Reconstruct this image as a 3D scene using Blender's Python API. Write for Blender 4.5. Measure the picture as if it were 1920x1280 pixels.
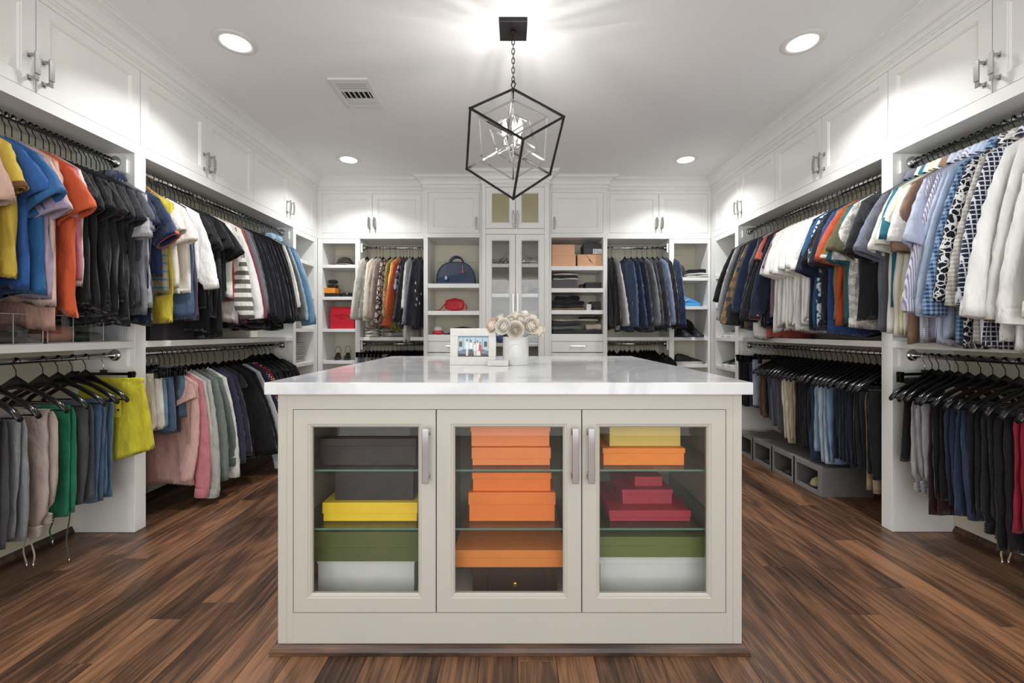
import bpy, math, random
import numpy as np
from mathutils import Vector, Matrix

for o in list(bpy.data.objects): bpy.data.objects.remove(o)
SC = bpy.context.scene
COL = SC.collection
PI = math.pi
CZ = 1.092            # camera height
F = 800.0             # focal length in pixels of the 1920 frame

# ---------------------------------------------------------------- camera
cam_d = bpy.data.cameras.new('camera'); cam = bpy.data.objects.new('camera', cam_d); COL.objects.link(cam)
cam.location = (0, 0, CZ); cam.rotation_euler = (PI/2, 0, 0)
cam_d.sensor_width = 36.0; cam_d.lens = 36.0*F/1920
cam_d.shift_x = -4/1920; cam_d.shift_y = -20/1920
cam_d.clip_start = 0.05
SC.camera = cam

# ---------------------------------------------------------------- world, exposure
W = bpy.data.worlds.new('world'); SC.world = W; W.use_nodes = True
W.node_tree.nodes['Background'].inputs[0].default_value = (1.0, 0.98, 0.95, 1)
W.node_tree.nodes['Background'].inputs[1].default_value = 0.6
SC.view_settings.view_transform = 'Standard'; SC.view_settings.look = 'None'
SC.view_settings.gamma = 1; SC.view_settings.use_curve_mapping = False
SC.view_settings.exposure = 0.93
SC.cycles.transparent_max_bounces = 32

CEIL = 2.675
DOWNLIGHTS = [(-1.53, 2.343), (1.583, 2.343), (-1.53, 3.945), (1.587, 3.945), (-1.53, 0.74), (1.583, 0.74), (-1.53, -0.75), (1.583, -0.75)]
for i, (x, y) in enumerate(DOWNLIGHTS):
    ld = bpy.data.lights.new('downlight_beam', 'AREA'); ld.shape = 'DISK'; ld.size = 0.13
    ld.energy = 6.0 if y > 1 else 3.0; ld.color = (0.97, 0.985, 1.0); ld.spread = math.radians(122)
    lo = bpy.data.objects.new('downlight_beam', ld); lo.location = (x, y, CEIL-0.012); COL.objects.link(lo)
# fill light added in the unseen opening behind the camera to brighten the room
ld = bpy.data.lights.new('added_rear_fill', 'AREA'); ld.shape = 'RECTANGLE'; ld.size = 3.6; ld.size_y = 2.1
ld.energy = 29.0; ld.color = (0.94, 0.97, 1.0)
lo = bpy.data.objects.new('added_rear_fill', ld); lo.location = (0, -1.55, 1.25); lo.rotation_euler = (PI/2, 0, 0); COL.objects.link(lo)

# ---------------------------------------------------------------- materials
def lin(h):
    if isinstance(h, str):
        h = h.lstrip('#'); c = [int(h[i:i+2], 16)/255 for i in (0, 2, 4)]
    else: c = h
    return tuple(((v/12.92) if v <= 0.04045 else ((v+0.055)/1.055)**2.4) for v in c)
MATS = {}
def nt(m):
    m.use_nodes = True
    return m.node_tree, m.node_tree.nodes['Principled BSDF']
def node(t, kind, **kw):
    n = t.nodes.new(kind)
    for k, v in kw.items():
        if k.startswith('i_'): n.inputs[k[2:].replace('_', ' ')].default_value = v
        else: setattr(n, k, v)
    return n
def rgba(h): return (*lin(h), 1)
def basic(name, col, rough=0.5, metal=0.0, bump=0.0, bscale=200, var=0.0, vscale=6, coat=0.0, spec=0.5):
    if name in MATS: return MATS[name]
    m = bpy.data.materials.new(name); t, b = nt(m)
    b.inputs['Base Color'].default_value = rgba(col); b.inputs['Roughness'].default_value = rough
    b.inputs['Metallic'].default_value = metal; b.inputs['Coat Weight'].default_value = coat
    b.inputs['Specular IOR Level'].default_value = spec
    tc = node(t, 'ShaderNodeTexCoord')
    if var:
        n = node(t, 'ShaderNodeTexNoise', i_Scale=vscale, i_Detail=4.0); t.links.new(tc.outputs['Object'], n.inputs['Vector'])
        mx = node(t, 'ShaderNodeMixRGB', blend_type='MULTIPLY'); mx.inputs[0].default_value = var
        rp = node(t, 'ShaderNodeMapRange'); rp.inputs[3].default_value = 0.4; rp.inputs[4].default_value = 1.5
        t.links.new(n.outputs['Fac'], rp.inputs[0]); t.links.new(rp.outputs[0], mx.inputs[2])
        mx.inputs[1].default_value = rgba(col); t.links.new(mx.outputs[0], b.inputs['Base Color'])
    if bump:
        n = node(t, 'ShaderNodeTexNoise', i_Scale=bscale, i_Detail=3.0); t.links.new(tc.outputs['Object'], n.inputs['Vector'])
        bp = node(t, 'ShaderNodeBump', i_Strength=bump, i_Distance=0.002); t.links.new(n.outputs['Fac'], bp.inputs['Height'])
        t.links.new(bp.outputs[0], b.inputs['Normal'])
    MATS[name] = m; return m
def emit(name, col, s):
    m = bpy.data.materials.new(name); t, b = nt(m)
    b.inputs['Base Color'].default_value = rgba(col); b.inputs['Emission Color'].default_value = rgba(col); b.inputs['Emission Strength'].default_value = s
    return m
def glass(name, tint=(1, 1, 1), refl=0.12, rough=0.0):
    """thin architectural pane: see-through with a fresnel mirror on top"""
    m = bpy.data.materials.new(name); m.use_nodes = True; t = m.node_tree; t.nodes.clear()
    o = node(t, 'ShaderNodeOutputMaterial'); tr = node(t, 'ShaderNodeBsdfTransparent'); tr.inputs[0].default_value = (*tint, 1)
    gl = node(t, 'ShaderNodeBsdfGlossy'); gl.inputs['Roughness'].default_value = rough
    fr = node(t, 'ShaderNodeFresnel'); gm = node(t, 'ShaderNodeNewGeometry'); io = node(t, 'ShaderNodeMath', operation='MULTIPLY_ADD'); io.inputs[1].default_value = -.8333; io.inputs[2].default_value = 1.5; t.links.new(gm.outputs['Backfacing'], io.inputs[0]); t.links.new(io.outputs[0], fr.inputs[0])
    ad = node(t, 'ShaderNodeMath', operation='ADD'); ad.inputs[1].default_value = refl; t.links.new(fr.outputs[0], ad.inputs[0])
    mx = node(t, 'ShaderNodeMixShader'); t.links.new(ad.outputs[0], mx.inputs[0]); t.links.new(tr.outputs[0], mx.inputs[1]); t.links.new(gl.outputs[0], mx.inputs[2])
    t.links.new(mx.outputs[0], o.inputs[0]); return m

PAINT = basic('white_lacquer', 'ECECE9', 0.38, bump=0.05, bscale=90)
PAINT2 = basic('island_lacquer', 'BEBAB0', 0.42, bump=0.06, bscale=90)
INNER = basic('cream_lacquer', 'DAD5C2', 0.5, bump=0.05, bscale=60)
WALLM = basic('wall_paint', 'DEDACD', 0.8, bump=0.1, bscale=300)
CEILM = basic('ceiling_paint', 'ECECEC', 0.9, bump=0.12, bscale=400)
CHROME = basic('chrome', 'C9CACC', 0.13, 1.0)
NICKEL = basic('polished_nickel', 'B9B9B8', 0.2, 1.0)
BLACKMETAL = basic('matte_black_metal', '2A292A', 0.45, 0.6)
HANGB = basic('black_plastic', '0C0C0E', 0.22)
HOOKM = basic('dark_hook_metal', '2B2928', 0.3, 0.9)
DARKWOOD = None
GLASS = glass('clear_glass', (0.985, 0.99, 0.985), 0.0)
GLASSD = glass('tower_glass', (0.95, 0.955, 0.95), 0.02)
SHELFG = glass('green_edge_glass', (0.86, 0.93, 0.90), 0.02)
ACRYL = glass('clear_acrylic', (0.975, 0.98, 0.985), 0.01)
EDGEG = basic('glass_edge_green', '5E8377', 0.15)

def floorwood(name, base=None, lengthwise='Y', off_=0.52):
    m = bpy.data.materials.new(name); t, b = nt(m)
    geo = node(t, 'ShaderNodeNewGeometry'); oi = node(t, 'ShaderNodeObjectInfo')
    off = node(t, 'ShaderNodeVectorMath', operation='SCALE'); off.inputs[3].default_value = 37.0
    cx = node(t, 'ShaderNodeCombineXYZ'); 
    for k in (0, 1, 2): t.links.new(oi.outputs['Random'], cx.inputs[k])
    t.links.new(cx.outputs[0], off.inputs[0])
    ad = node(t, 'ShaderNodeVectorMath', operation='ADD'); t.links.new(geo.outputs['Position'], ad.inputs[0]); t.links.new(off.outputs[0], ad.inputs[1])
    def mapped(s):
        mp = node(t, 'ShaderNodeMapping'); mp.inputs['Scale'].default_value = s if lengthwise == 'Y' else (s[1], s[0], s[2])
        t.links.new(ad.outputs[0], mp.inputs[0]); return mp.outputs[0]
    # broad tone, cathedral grain, pores
    n1 = node(t, 'ShaderNodeTexNoise', i_Scale=1.0, i_Detail=3.0); t.links.new(mapped((5, 0.9, 1)), n1.inputs['Vector'])
    n0 = node(t, 'ShaderNodeTexNoise', i_Scale=1.0, i_Detail=2.0); t.links.new(mapped((7, 0.8, 1)), n0.inputs['Vector'])
    rg = node(t, 'ShaderNodeMath', operation='MULTIPLY'); rg.inputs[1].default_value = 62.0; t.links.new(n0.outputs['Fac'], rg.inputs[0])
    sn = node(t, 'ShaderNodeMath', operation='SINE'); t.links.new(rg.outputs[0], sn.inputs[0])
    n2 = node(t, 'ShaderNodeTexNoise', i_Scale=1.0, i_Detail=6.0, i_Roughness=0.7); t.links.new(mapped((170, 5.0, 1)), n2.inputs['Vector'])
    cr = node(t, 'ShaderNodeValToRGB'); e = cr.color_ramp.elements
    e[0].position = 0.25; e[0].color = rgba('2C1E15'); e[1].position = 0.85; e[1].color = rgba('94694A')
    x = cr.color_ramp.elements.new(0.5); x.color = rgba('583D2C')
    s1 = node(t, 'ShaderNodeMath', operation='MULTIPLY_ADD'); s1.inputs[1].default_value = 0.085; t.links.new(sn.outputs[0], s1.inputs[0]); t.links.new(n1.outputs['Fac'], s1.inputs[2])
    s2 = node(t, 'ShaderNodeMath', operation='MULTIPLY_ADD'); s2.inputs[1].default_value = 0.95; t.links.new(n2.outputs['Fac'], s2.inputs[0]); t.links.new(s1.outputs[0], s2.inputs[2])
    s3 = node(t, 'ShaderNodeMath', operation='MULTIPLY_ADD'); s3.inputs[1].default_value = 0.20; t.links.new(oi.outputs['Random'], s3.inputs[0]); t.links.new(s2.outputs[0], s3.inputs[2])
    s4 = node(t, 'ShaderNodeMath', operation='SUBTRACT'); s4.inputs[1].default_value = off_; t.links.new(s3.outputs[0], s4.inputs[0])
    t.links.new(s4.outputs[0], cr.inputs[0]); t.links.new(cr.outputs[0], b.inputs['Base Color'])
    b.inputs['Roughness'].default_value = 0.33
    rr = node(t, 'ShaderNodeMapRange'); rr.inputs[3].default_value = 0.26; rr.inputs[4].default_value = 0.46; t.links.new(n2.outputs['Fac'], rr.inputs[0]); t.links.new(rr.outputs[0], b.inputs['Roughness'])
    bp = node(t, 'ShaderNodeBump', i_Strength=0.35, i_Distance=0.001); t.links.new(s2.outputs[0], bp.inputs['Height']); t.links.new(bp.outputs[0], b.inputs['Normal'])
    return m
WOODF = floorwood('oak_floor'); DARKWOOD = floorwood('oak_moulding', lengthwise='X', off_=0.74)

def quartz():
    m = bpy.data.materials.new('white_quartz'); t, b = nt(m); tc = node(t, 'ShaderNodeTexCoord')
    n = node(t, 'ShaderNodeTexNoise', i_Scale=1.6, i_Detail=6.0, i_Distortion=1.4); t.links.new(tc.outputs['Object'], n.inputs['Vector'])
    cr = node(t, 'ShaderNodeValToRGB'); e = cr.color_ramp.elements
    e[0].position = 0.44; e[0].color = rgba('DEDFE1'); e[1].position = 0.56; e[1].color = rgba('DEDFE1')
    x = e.new(0.5); x.color = rgba('D0D1D4')
    t.links.new(n.outputs['Fac'], cr.inputs[0]); t.links.new(cr.outputs[0], b.inputs['Base Color'])
    b.inputs['Roughness'].default_value = 0.06; b.inputs['Specular IOR Level'].default_value = 0.6
    return m
QUARTZ = quartz()

# fabrics: colour + optional pattern, always fine weave bump
def muted(h):
    c = [int(h[i:i+2], 16) for i in (0, 2, 4)]; l = .3*c[0]+.55*c[1]+.15*c[2]; s = (max(c)-min(c))/max(max(c), 1); f = 1-.15*s
    return '%02X%02X%02X' % tuple(max(0, min(255, int((x+(l-x)*.16)*f))) for x in c)
def fabric(col, pat=None, col2=None, sc=1.0, rough=0.85, sheen=0.25):
    col = muted(col); col2 = muted(col2) if col2 else None
    key = ('fab', col, pat, col2, sc, rough)
    if key in MATS: return MATS[key]
    m = bpy.data.materials.new('cloth'); t, b = nt(m); tc = node(t, 'ShaderNodeTexCoord')
    b.inputs['Roughness'].default_value = rough; b.inputs['Specular IOR Level'].default_value = 0.25
    b.inputs['Sheen Weight'].default_value = sheen; b.inputs['Sheen Roughness'].default_value = 0.4
    def mp(s, rot=(0, 0, 0)):
        q = node(t, 'ShaderNodeMapping'); q.inputs['Scale'].default_value = s; q.inputs['Rotation'].default_value = rot
        t.links.new(tc.outputs['Object'], q.inputs[0]); return q.outputs[0]
    def noise(vec, scale, det=3.0):
        n = node(t, 'ShaderNodeTexNoise', i_Scale=scale, i_Detail=det); t.links.new(vec, n.inputs['Vector']); return n.outputs['Fac']
    def sine(axis, freq, thr, rot=(0, 0, 0)):
        sp = node(t, 'ShaderNodeSeparateXYZ'); t.links.new(mp((1, 1, 1), rot), sp.inputs[0])
        a = node(t, 'ShaderNodeMath', operation='MULTIPLY'); a.inputs[1].default_value = freq*2*PI; t.links.new(sp.outputs[axis], a.inputs[0])
        s = node(t, 'ShaderNodeMath', operation='SINE'); t.links.new(a.outputs[0], s.inputs[0])
        g = node(t, 'ShaderNodeMath', operation='GREATER_THAN'); g.inputs[1].default_value = thr; t.links.new(s.outputs[0], g.inputs[0]); return g.outputs[0]
    def mathn(op, a, c):
        q = node(t, 'ShaderNodeMath', operation=op)
        for k, v in enumerate((a, c)):
            if isinstance(v, float): q.inputs[k].default_value = v
            else: t.links.new(v, q.inputs[k])
        return q.outputs[0]
    fac = None; c2 = col2 or 'FFFFFF'
    if pat == 'stripe': fac = sine('Z', 18*sc, 0.0)
    elif pat == 'thinstripe': fac = sine('Z', 22*sc, 0.75)
    elif pat == 'vstripe': fac = sine('X', 120*sc, 0.3)
    elif pat == 'gingham':
        a = sine('X', 55*sc, 0.0); c = sine('Z', 55*sc, 0.0); fac = mathn('MULTIPLY', mathn('ADD', a, c), 0.5)
    elif pat == 'grid':
        a = sine('X', 50*sc, 0.72); c = sine('Z', 50*sc, 0.72); fac = mathn('MAXIMUM', a, c)
    elif pat == 'plaid':
        a = sine('X', 12*sc, 0.2); c = sine('Z', 12*sc, 0.2); fac = mathn('MULTIPLY', mathn('ADD', a, c), 0.5)
    elif pat == 'crackle':
        v = node(t, 'ShaderNodeTexVoronoi', feature='DISTANCE_TO_EDGE'); v.inputs['Scale'].default_value = 38*sc
        nz = node(t, 'ShaderNodeVectorMath', operation='ADD'); n = node(t, 'ShaderNodeTexNoise', i_Scale=30.0); t.links.new(tc.outputs['Object'], n.inputs['Vector'])
        s = node(t, 'ShaderNodeVectorMath', operation='SCALE'); s.inputs[3].default_value = 0.03; t.links.new(n.outputs['Color'], s.inputs[0]); t.links.new(s.outputs[0], nz.inputs[0]); t.links.new(tc.outputs['Object'], nz.inputs[1])
        t.links.new(nz.outputs[0], v.inputs['Vector']); fac = mathn('LESS_THAN', v.outputs['Distance'], 0.09)
    elif pat == 'dots':
        v = node(t, 'ShaderNodeTexVoronoi'); v.inputs['Scale'].default_value = 55*sc; v.inputs['Randomness'].default_value = 0.25
        t.links.new(tc.outputs['Object'], v.inputs['Vector']); fac = mathn('LESS_THAN', v.outputs['Distance'], 0.34)
    elif pat == 'blotch':
        fac = mathn('GREATER_THAN', noise(mp((1, 1, 1)), 28*sc), 0.5)
    elif pat == 'heather':
        fac = noise(mp((1, 1, 0.25)), 260*sc, 2.0)
    elif pat == 'denim':
        fac = noise(mp((1, 1, 0.3)), 14*sc, 5.0)
    base = node(t, 'ShaderNodeMixRGB'); base.inputs[1].default_value = rgba(col); base.inputs[2].default_value = rgba(c2 if (pat) else col)
    if fac is not None: t.links.new(fac, base.inputs[0])
    # slight fading
    mx = node(t, 'ShaderNodeMixRGB', blend_type='MULTIPLY'); mx.inputs[0].default_value = 0.35
    mr = node(t, 'ShaderNodeMapRange'); mr.inputs[1].default_value = 0.3; mr.inputs[2].default_value = 0.7; mr.inputs[3].default_value = 0.72; mr.inputs[4].default_value = 1.12
    t.links.new(noise(mp((1, 1, 0.4)), 22.0, 4.0), mr.inputs[0]); t.links.new(mr.outputs[0], mx.inputs[2]); t.links.new(base.outputs[0], mx.inputs[1])
    t.links.new(mx.outputs[0], b.inputs['Base Color'])
    bp = node(t, 'ShaderNodeBump', i_Strength=0.8, i_Distance=0.03); t.links.new(noise(mp((1, 1, 0.4), (0, .35, 0)), 17.0, 7.0), bp.inputs['Height']); t.links.new(bp.outputs[0], b.inputs['Normal'])
    MATS[key] = m; return m

# ---------------------------------------------------------------- geometry helpers
class MB:
    def __init__(s): s.v = []; s.f = []; s.m = []; s.mi = 0; s.sm = []; s.smooth = False
    def add(s, vs, fs):
        n = len(s.v); s.v.extend(vs); s.f.extend([tuple(i+n for i in f) for f in fs]); s.m.extend([s.mi]*len(fs)); s.sm.extend([s.smooth]*len(fs))
    def box(s, x0, x1, y0, y1, z0, z1):
        x0, x1 = min(x0, x1), max(x0, x1); y0, y1 = min(y0, y1), max(y0, y1); z0, z1 = min(z0, z1), max(z0, z1)
        v = [(x, y, z) for x in (x0, x1) for y in (y0, y1) for z in (z0, z1)]
        s.add(v, [(0, 1, 3, 2), (4, 6, 7, 5), (0, 4, 5, 1), (2, 3, 7, 6), (0, 2, 6, 4), (1, 5, 7, 3)])
    def grid(s, P, cu=True, capa=False, capb=False):
        P = np.asarray(P, float); nv, nu, _ = P.shape
        vs = [tuple(p) for p in P.reshape(-1, 3)]; fs = []
        for j in range(nv-1):
            for i in range(nu if cu else nu-1):
                k = (i+1) % nu; fs.append((j*nu+i, j*nu+k, (j+1)*nu+k, (j+1)*nu+i))
        if capa: fs.append(tuple(range(nu))[::-1])
        if capb: fs.append(tuple((nv-1)*nu+i for i in range(nu)))
        s.add(vs, fs)
    def tube(s, path, r, n=8, caps=True, flat=1.0):
        """sweep of round section along a path; r number or list; flat squashes one way"""
        pts = [Vector(p) for p in path]; m = len(pts)
        rs = r if isinstance(r, (list, tuple)) else [r]*m
        tang = [(pts[min(i+1, m-1)]-pts[max(i-1, 0)]).normalized() for i in range(m)]
        up = Vector((0, 0, 1)) if abs(tang[0].z) < 0.9 else Vector((0, 1, 0))
        a = tang[0].cross(up).normalized(); rings = []
        for i in range(m):
            a = (a - tang[i]*a.dot(tang[i])).normalized(); b = tang[i].cross(a)
            rings.append([pts[i]+a*math.cos(2*PI*k/n)*rs[i]*flat+b*math.sin(2*PI*k/n)*rs[i] for k in range(n)])
        o = s.smooth; s.smooth = True; s.grid([[tuple(q) for q in rg] for rg in rings], True, caps, caps); s.smooth = o
    def bar(s, a, b, w, h=None):
        """square bar between two points"""
        h = h or w; a = Vector(a); b = Vector(b); t = (b-a).normalized(); up = Vector((0, 0, 1)) if abs(t.z) < 0.95 else Vector((0, 1, 0))
        u = t.cross(up).normalized(); v = u.cross(t)
        q = [p+u*sx*w/2+v*sy*h/2 for p in (a, b) for sx, sy in ((-1, -1), (1, -1), (1, 1), (-1, 1))]
        s.add([tuple(x) for x in q], [(3, 2, 1, 0), (4, 5, 6, 7), (0, 1, 5, 4), (1, 2, 6, 5), (2, 3, 7, 6), (3, 0, 4, 7)])
    def lathe(s, prof, n=24, c=(0, 0, 0), axis='z'):
        P = []
        for r, h in prof:
            row = []
            for k in range(n):
                x = r*math.cos(2*PI*k/n); y = r*math.sin(2*PI*k/n)
                row.append({'z': (c[0]+x, c[1]+y, c[2]+h), 'y': (c[0]+x, c[1]+h, c[2]+y), 'x': (c[0]+h, c[1]+x, c[2]+y)}[axis])
            P.append(row)
        o = s.smooth; s.smooth = True; s.grid(P, True, True, True); s.smooth = o
    def prism(s, poly, y0, y1):
        """xz outline extruded along y"""
        n = len(poly); vs = [(x, y0, z) for x, z in poly]+[(x, y1, z) for x, z in poly]
        fs = [tuple(range(n)), tuple(range(2*n-1, n-1, -1))]+[(i, i+n, (i+1) % n+n, (i+1) % n) for i in range(n)]
        s.add(vs, fs)
    def build(s, name, mat, parent=None, bevel=0, loc=None, rz=None, kind=None, fixn=True):
        me = bpy.data.meshes.new(name); me.from_pydata([tuple(map(float, v)) for v in s.v], [], s.f)
        for mm in (mat if isinstance(mat, (list, tuple)) else [mat]): me.materials.append(mm)
        if any(s.m): me.polygons.foreach_set('material_index', s.m)
        me.polygons.foreach_set('use_smooth', s.sm); me.update()
        o = bpy.data.objects.new(name, me); COL.objects.link(o)
        if parent: o.parent = parent
        if loc: o.location = loc
        if rz: o.rotation_euler.z = rz
        if bevel:
            md = o.modifiers.new('bevel', 'BEVEL'); md.width = bevel; md.segments = 2; md.limit_method = 'ANGLE'
        if kind: o['kind'] = kind
        return o
def boxo(name, mat, parent, x0, x1, y0, y1, z0, z1, bevel=0, kind=None):
    m = MB(); m.box(x0, x1, y0, y1, z0, z1); return m.build(name, mat, parent, bevel, kind=kind)
def tag(o, label=None, cat=None, group=None, kind=None):
    if label: o['label'] = label
    if cat: o['category'] = cat
    if group: o['group'] = group
    if kind: o['kind'] = kind
    return o
def thing(name, label, cat, loc=(0, 0, 0), rz=0, group=None):
    o = bpy.data.objects.new(name, None); o.empty_display_size = 0.05; COL.objects.link(o); o.location = loc; o.rotation_euler.z = rz
    return tag(o, label, cat, group)
def copy_tree(o, parent=None):
    c = o.copy(); COL.objects.link(c); c.parent = parent
    for ch in list(o.children): copy_tree(ch, c)
    return c
def px(x, y, d):
    """pixel of the photograph at depth d -> world point"""
    return ((x-964)*d/F, d, CZ-(y-620)*d/F)
ORD = 'first second third fourth fifth sixth seventh eighth ninth tenth eleventh twelfth thirteenth fourteenth fifteenth sixteenth'.split()
# ================================================================ ROOM SHELL
FX = 2.055; WX = 2.40; FY = 4.46; WY = 4.80; RY = -1.50
boxo('ceiling', CEILM, None, -WX-.1, WX+.1, RY-.1, WY+.1, CEIL, CEIL+.1, kind='structure')
boxo('wall_left', WALLM, None, -WX-.1, -WX, RY, WY, 0, CEIL, kind='structure')
boxo('wall_right', WALLM, None, WX, WX+.1, RY, WY, 0, CEIL, kind='structure')
boxo('wall_back', WALLM, None, -WX-.1, WX+.1, WY, WY+.1, 0, CEIL, kind='structure')
m = MB(); m.box(-WX-.1, -1.85, RY-.1, RY, 0, CEIL); m.box(1.85, WX+.1, RY-.1, RY, 0, CEIL); m.box(-1.85, 1.85, RY-.1, RY, 2.35, CEIL)  # unseen wall, its opening made wide for the added rear fill
m.build('wall_front', WALLM, None, kind='structure')
fl = boxo('floor', basic('subfloor', '1B120C', 0.9), None, -WX-.1, WX+.1, RY-.1, WY+.1, -0.06, -0.021, kind='structure')
# planks: one object each, sharing four meshes
random.seed(5)
PW = 0.127
pl_mesh = {}
for L in (1.1, 1.5, 1.9, 2.3):
    mm = MB(); e = 0.0012
    mm.add([(0, 0, -.02), (PW-.0008, 0, -.02), (PW-.0008, L-.0008, -.02), (0, L-.0008, -.02),
            (0, 0, -e), (PW-.0008, 0, -e), (PW-.0008, L-.0008, -e), (0, L-.0008, -e),
            (e, e, 0), (PW-.0008-e, e, 0), (PW-.0008-e, L-.0008-e, 0), (e, L-.0008-e, 0)],
           [(0, 3, 2, 1), (0, 1, 5, 4), (1, 2, 6, 5), (2, 3, 7, 6), (3, 0, 4, 7), (4, 5, 9, 8), (5, 6, 10, 9), (6, 7, 11, 10), (7, 4, 8, 11), (8, 9, 10, 11)])
    o = mm.build('plank', WOODF, fl); pl_mesh[L] = o.data; bpy.data.objects.remove(o)
x = -WX
while x < WX:
    y = RY - random.random()*1.2
    while y < WY:
        L = random.choice((1.1, 1.5, 1.9, 2.3))
        if y+L > 0.15:
            o = bpy.data.objects.new('plank', pl_mesh[L]); COL.objects.link(o); o.parent = fl; o.location = (x, y, 0)
        y += L
    x += PW
# the first planks end by the rear wall
m = MB(); m.box(-WX, WX, RY, 0.16, -0.021, -0.002); m.build('floor_behind', WOODF, fl, kind='structure')
# shoe moulding along the walls
def shoe_side(name, sx):
    m = MB(); poly = [(WX, 0.0), (WX-.02, 0.0), (WX-.019, .010), (WX-.013, .020), (WX-.004, .035), (WX, .036)]
    m.prism([(sx*a, z) for a, z in poly], -1.4, 4.44); m.build(name, DARKWOOD, None, kind='structure')
shoe_side('baseboard_left', -1); shoe_side('baseboard_right', 1)

# crown moulding, mitred round the room
path = [(-FX, -1.45), (-FX, FY), (-.935, FY), (-.935, 4.40), (-.319, 4.40), (-.319, 4.25), (.348, 4.25), (.348, 4.40), (.962, 4.40), (.962, FY), (FX, FY), (FX, -1.45)]
prof = [(0, 2.545), (.006, 2.548), (.006, 2.556), (.014, 2.560), (.014, 2.572), (.006, 2.578), (.008, 2.590), (.020, 2.596), (.024, 2.604), (.030, 2.622), (.046, 2.642), (.068, 2.654), (.082, 2.657), (.084, 2.668), (.098, 2.670), (.100, 2.6755), (0, 2.6755)]
def crown_piece(name, idx):
    m = MB(); P = []
    for i in idx:
        def nrm(a, b):
            dx, dy = b[0]-a[0], b[1]-a[1]; l = math.hypot(dx, dy); return (dy/l, -dx/l)   # right side of travel = room side
        n1 = nrm(path[i-1], path[i]) if i > 0 else None; n2 = nrm(path[i], path[i+1]) if i < len(path)-1 else None
        if n1 and n2: n = (n1[0]+n2[0], n1[1]+n2[1]) if abs(n1[0]*n2[0]+n1[1]*n2[1]) < .5 else n1
        else: n = n1 or n2
        P.append([(path[i][0]+n[0]*p, path[i][1]+n[1]*p, z) for p, z in prof])
    m.grid(P, True, True, True)
    return m.build(name, PAINT, None, kind='structure')
crown_piece('trim_1', [0, 1]); crown_piece('trim_2', list(range(1, 11))); crown_piece('trim_3', [10, 11])

# ceiling vent
v = thing('ceiling_vent', 'white rectangular air vent with slats in the ceiling', 'vent', (-1.045, 2.84, CEIL))
m = MB()
m.box(-.125, .125, -.17, -.135, -.012, 0); m.box(-.125, .125, .135, .17, -.012, 0); m.box(-.125, -.095, -.135, .135, -.012, 0); m.box(.095, .125, -.135, .135, -.012, 0)
m.build('frame', basic('vent_white', 'DEDDDA', .5), v, .002)
boxo('duct_opening', basic('duct_black', '0A0A0A', .9), v, -.095, .095, -.135, .135, -.002, 0.0)
for k in range(4):
    q = MB(); yy = -.125+k*.022; q.bar((-.095, yy, -.009), (.095, yy, -.009), .014, .0025); q.build('slat', MATS['vent_white'], v)
boxo('cross_bar', MATS['vent_white'], v, -.095, .095, -.042, -.034, -.012, -.002)
for k in range(6):
    q = MB(); xx = -.08+k*.032; q.bar((xx, -.034, -.009), (xx, .06, -.009), .004, .010); q.build('slat', MATS['vent_white'], v)
boxo('cross_bar', MATS['vent_white'], v, -.095, .095, .06, .10, -.010, -.002)
for k in range(2):
    q = MB(); yy = .108+k*.016; q.bar((-.095, yy, -.009), (.095, yy, -.009), .010, .0025); q.build('slat', MATS['vent_white'], v)

# recessed downlights
LENS = emit('downlight_lens', 'FFFAF2', 9.0)
for i, (x, y) in enumerate(DOWNLIGHTS):
    where = ('left' if x < 0 else 'right')+' side, '+['above the near hanging rail', 'by the back cabinets', 'over the entrance', 'beside the doorway behind'][i//2]
    t = thing('downlight', f'round recessed downlight in the ceiling, {where}', 'light', (x, y, CEIL), group='recessed downlights')
    m = MB(); m.lathe([(.072, -.001), (.074, -.006), (.092, -.006), (.104, -.003), (.108, 0)], 40); m.build('trim_ring', MATS['vent_white'], t)
    m = MB(); m.lathe([(.001, -.0035), (.072, -.0035), (.072, -.001)], 32); m.build('lens', LENS, t)

# ================================================================ CABINETRY
BEV = 0.0015
class Side:
    """local frame on a wall: u along the wall, v into the wall from the cabinet face, z up"""
    def __init__(s, side, a, b, face=None):
        s.side = side; s.a = a; s.b = b; s.w = b-a
        f = face
        if side == 'L': s.loc = (-(f or FX), a, 0); s.rz = PI/2
        elif side == 'R': s.loc = ((f or FX), b, 0); s.rz = -PI/2
        else: s.loc = (a, f or FY, 0); s.rz = 0
    def u(s, w): return (s.b-w) if s.side == 'R' else (w-s.a)
def handle(parent, x, z, L=.13, w=.018, so=.03, horiz=False, y=0, face=False, wide=0):
    """bar pull, front at -y"""
    m = MB()
    if horiz:
        m.box(x-L/2, x+L/2, y-so-.006, y-so, z-w/2, z+w/2)
        for s in (-1, 1): m.box(x+s*L*.38-.005, x+s*L*.38+.005, y-so, y, z-.005, z+.005)
    else:
        m.box(x-w/2, x+w/2, y-so-.006, y-so, z-L/2, z+L/2)
        for s in (-1, 1):
            m.box(x-w*.32, x+w*.32, y-so, y-.003, z+s*L*.40-.006, z+s*L*.40+.006); m.box(x-w*.5, x+w*.5, y-.003, y, z+s*L*.40-.012, z+s*L*.40+.012)
        if wide: m.box(x-wide/2, x+wide/2, y-so-.009, y-so-.004, z-L*.28, z+L*.28)
    return m.build('handle', NICKEL if wide else CHROME, parent, .0015)
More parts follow.
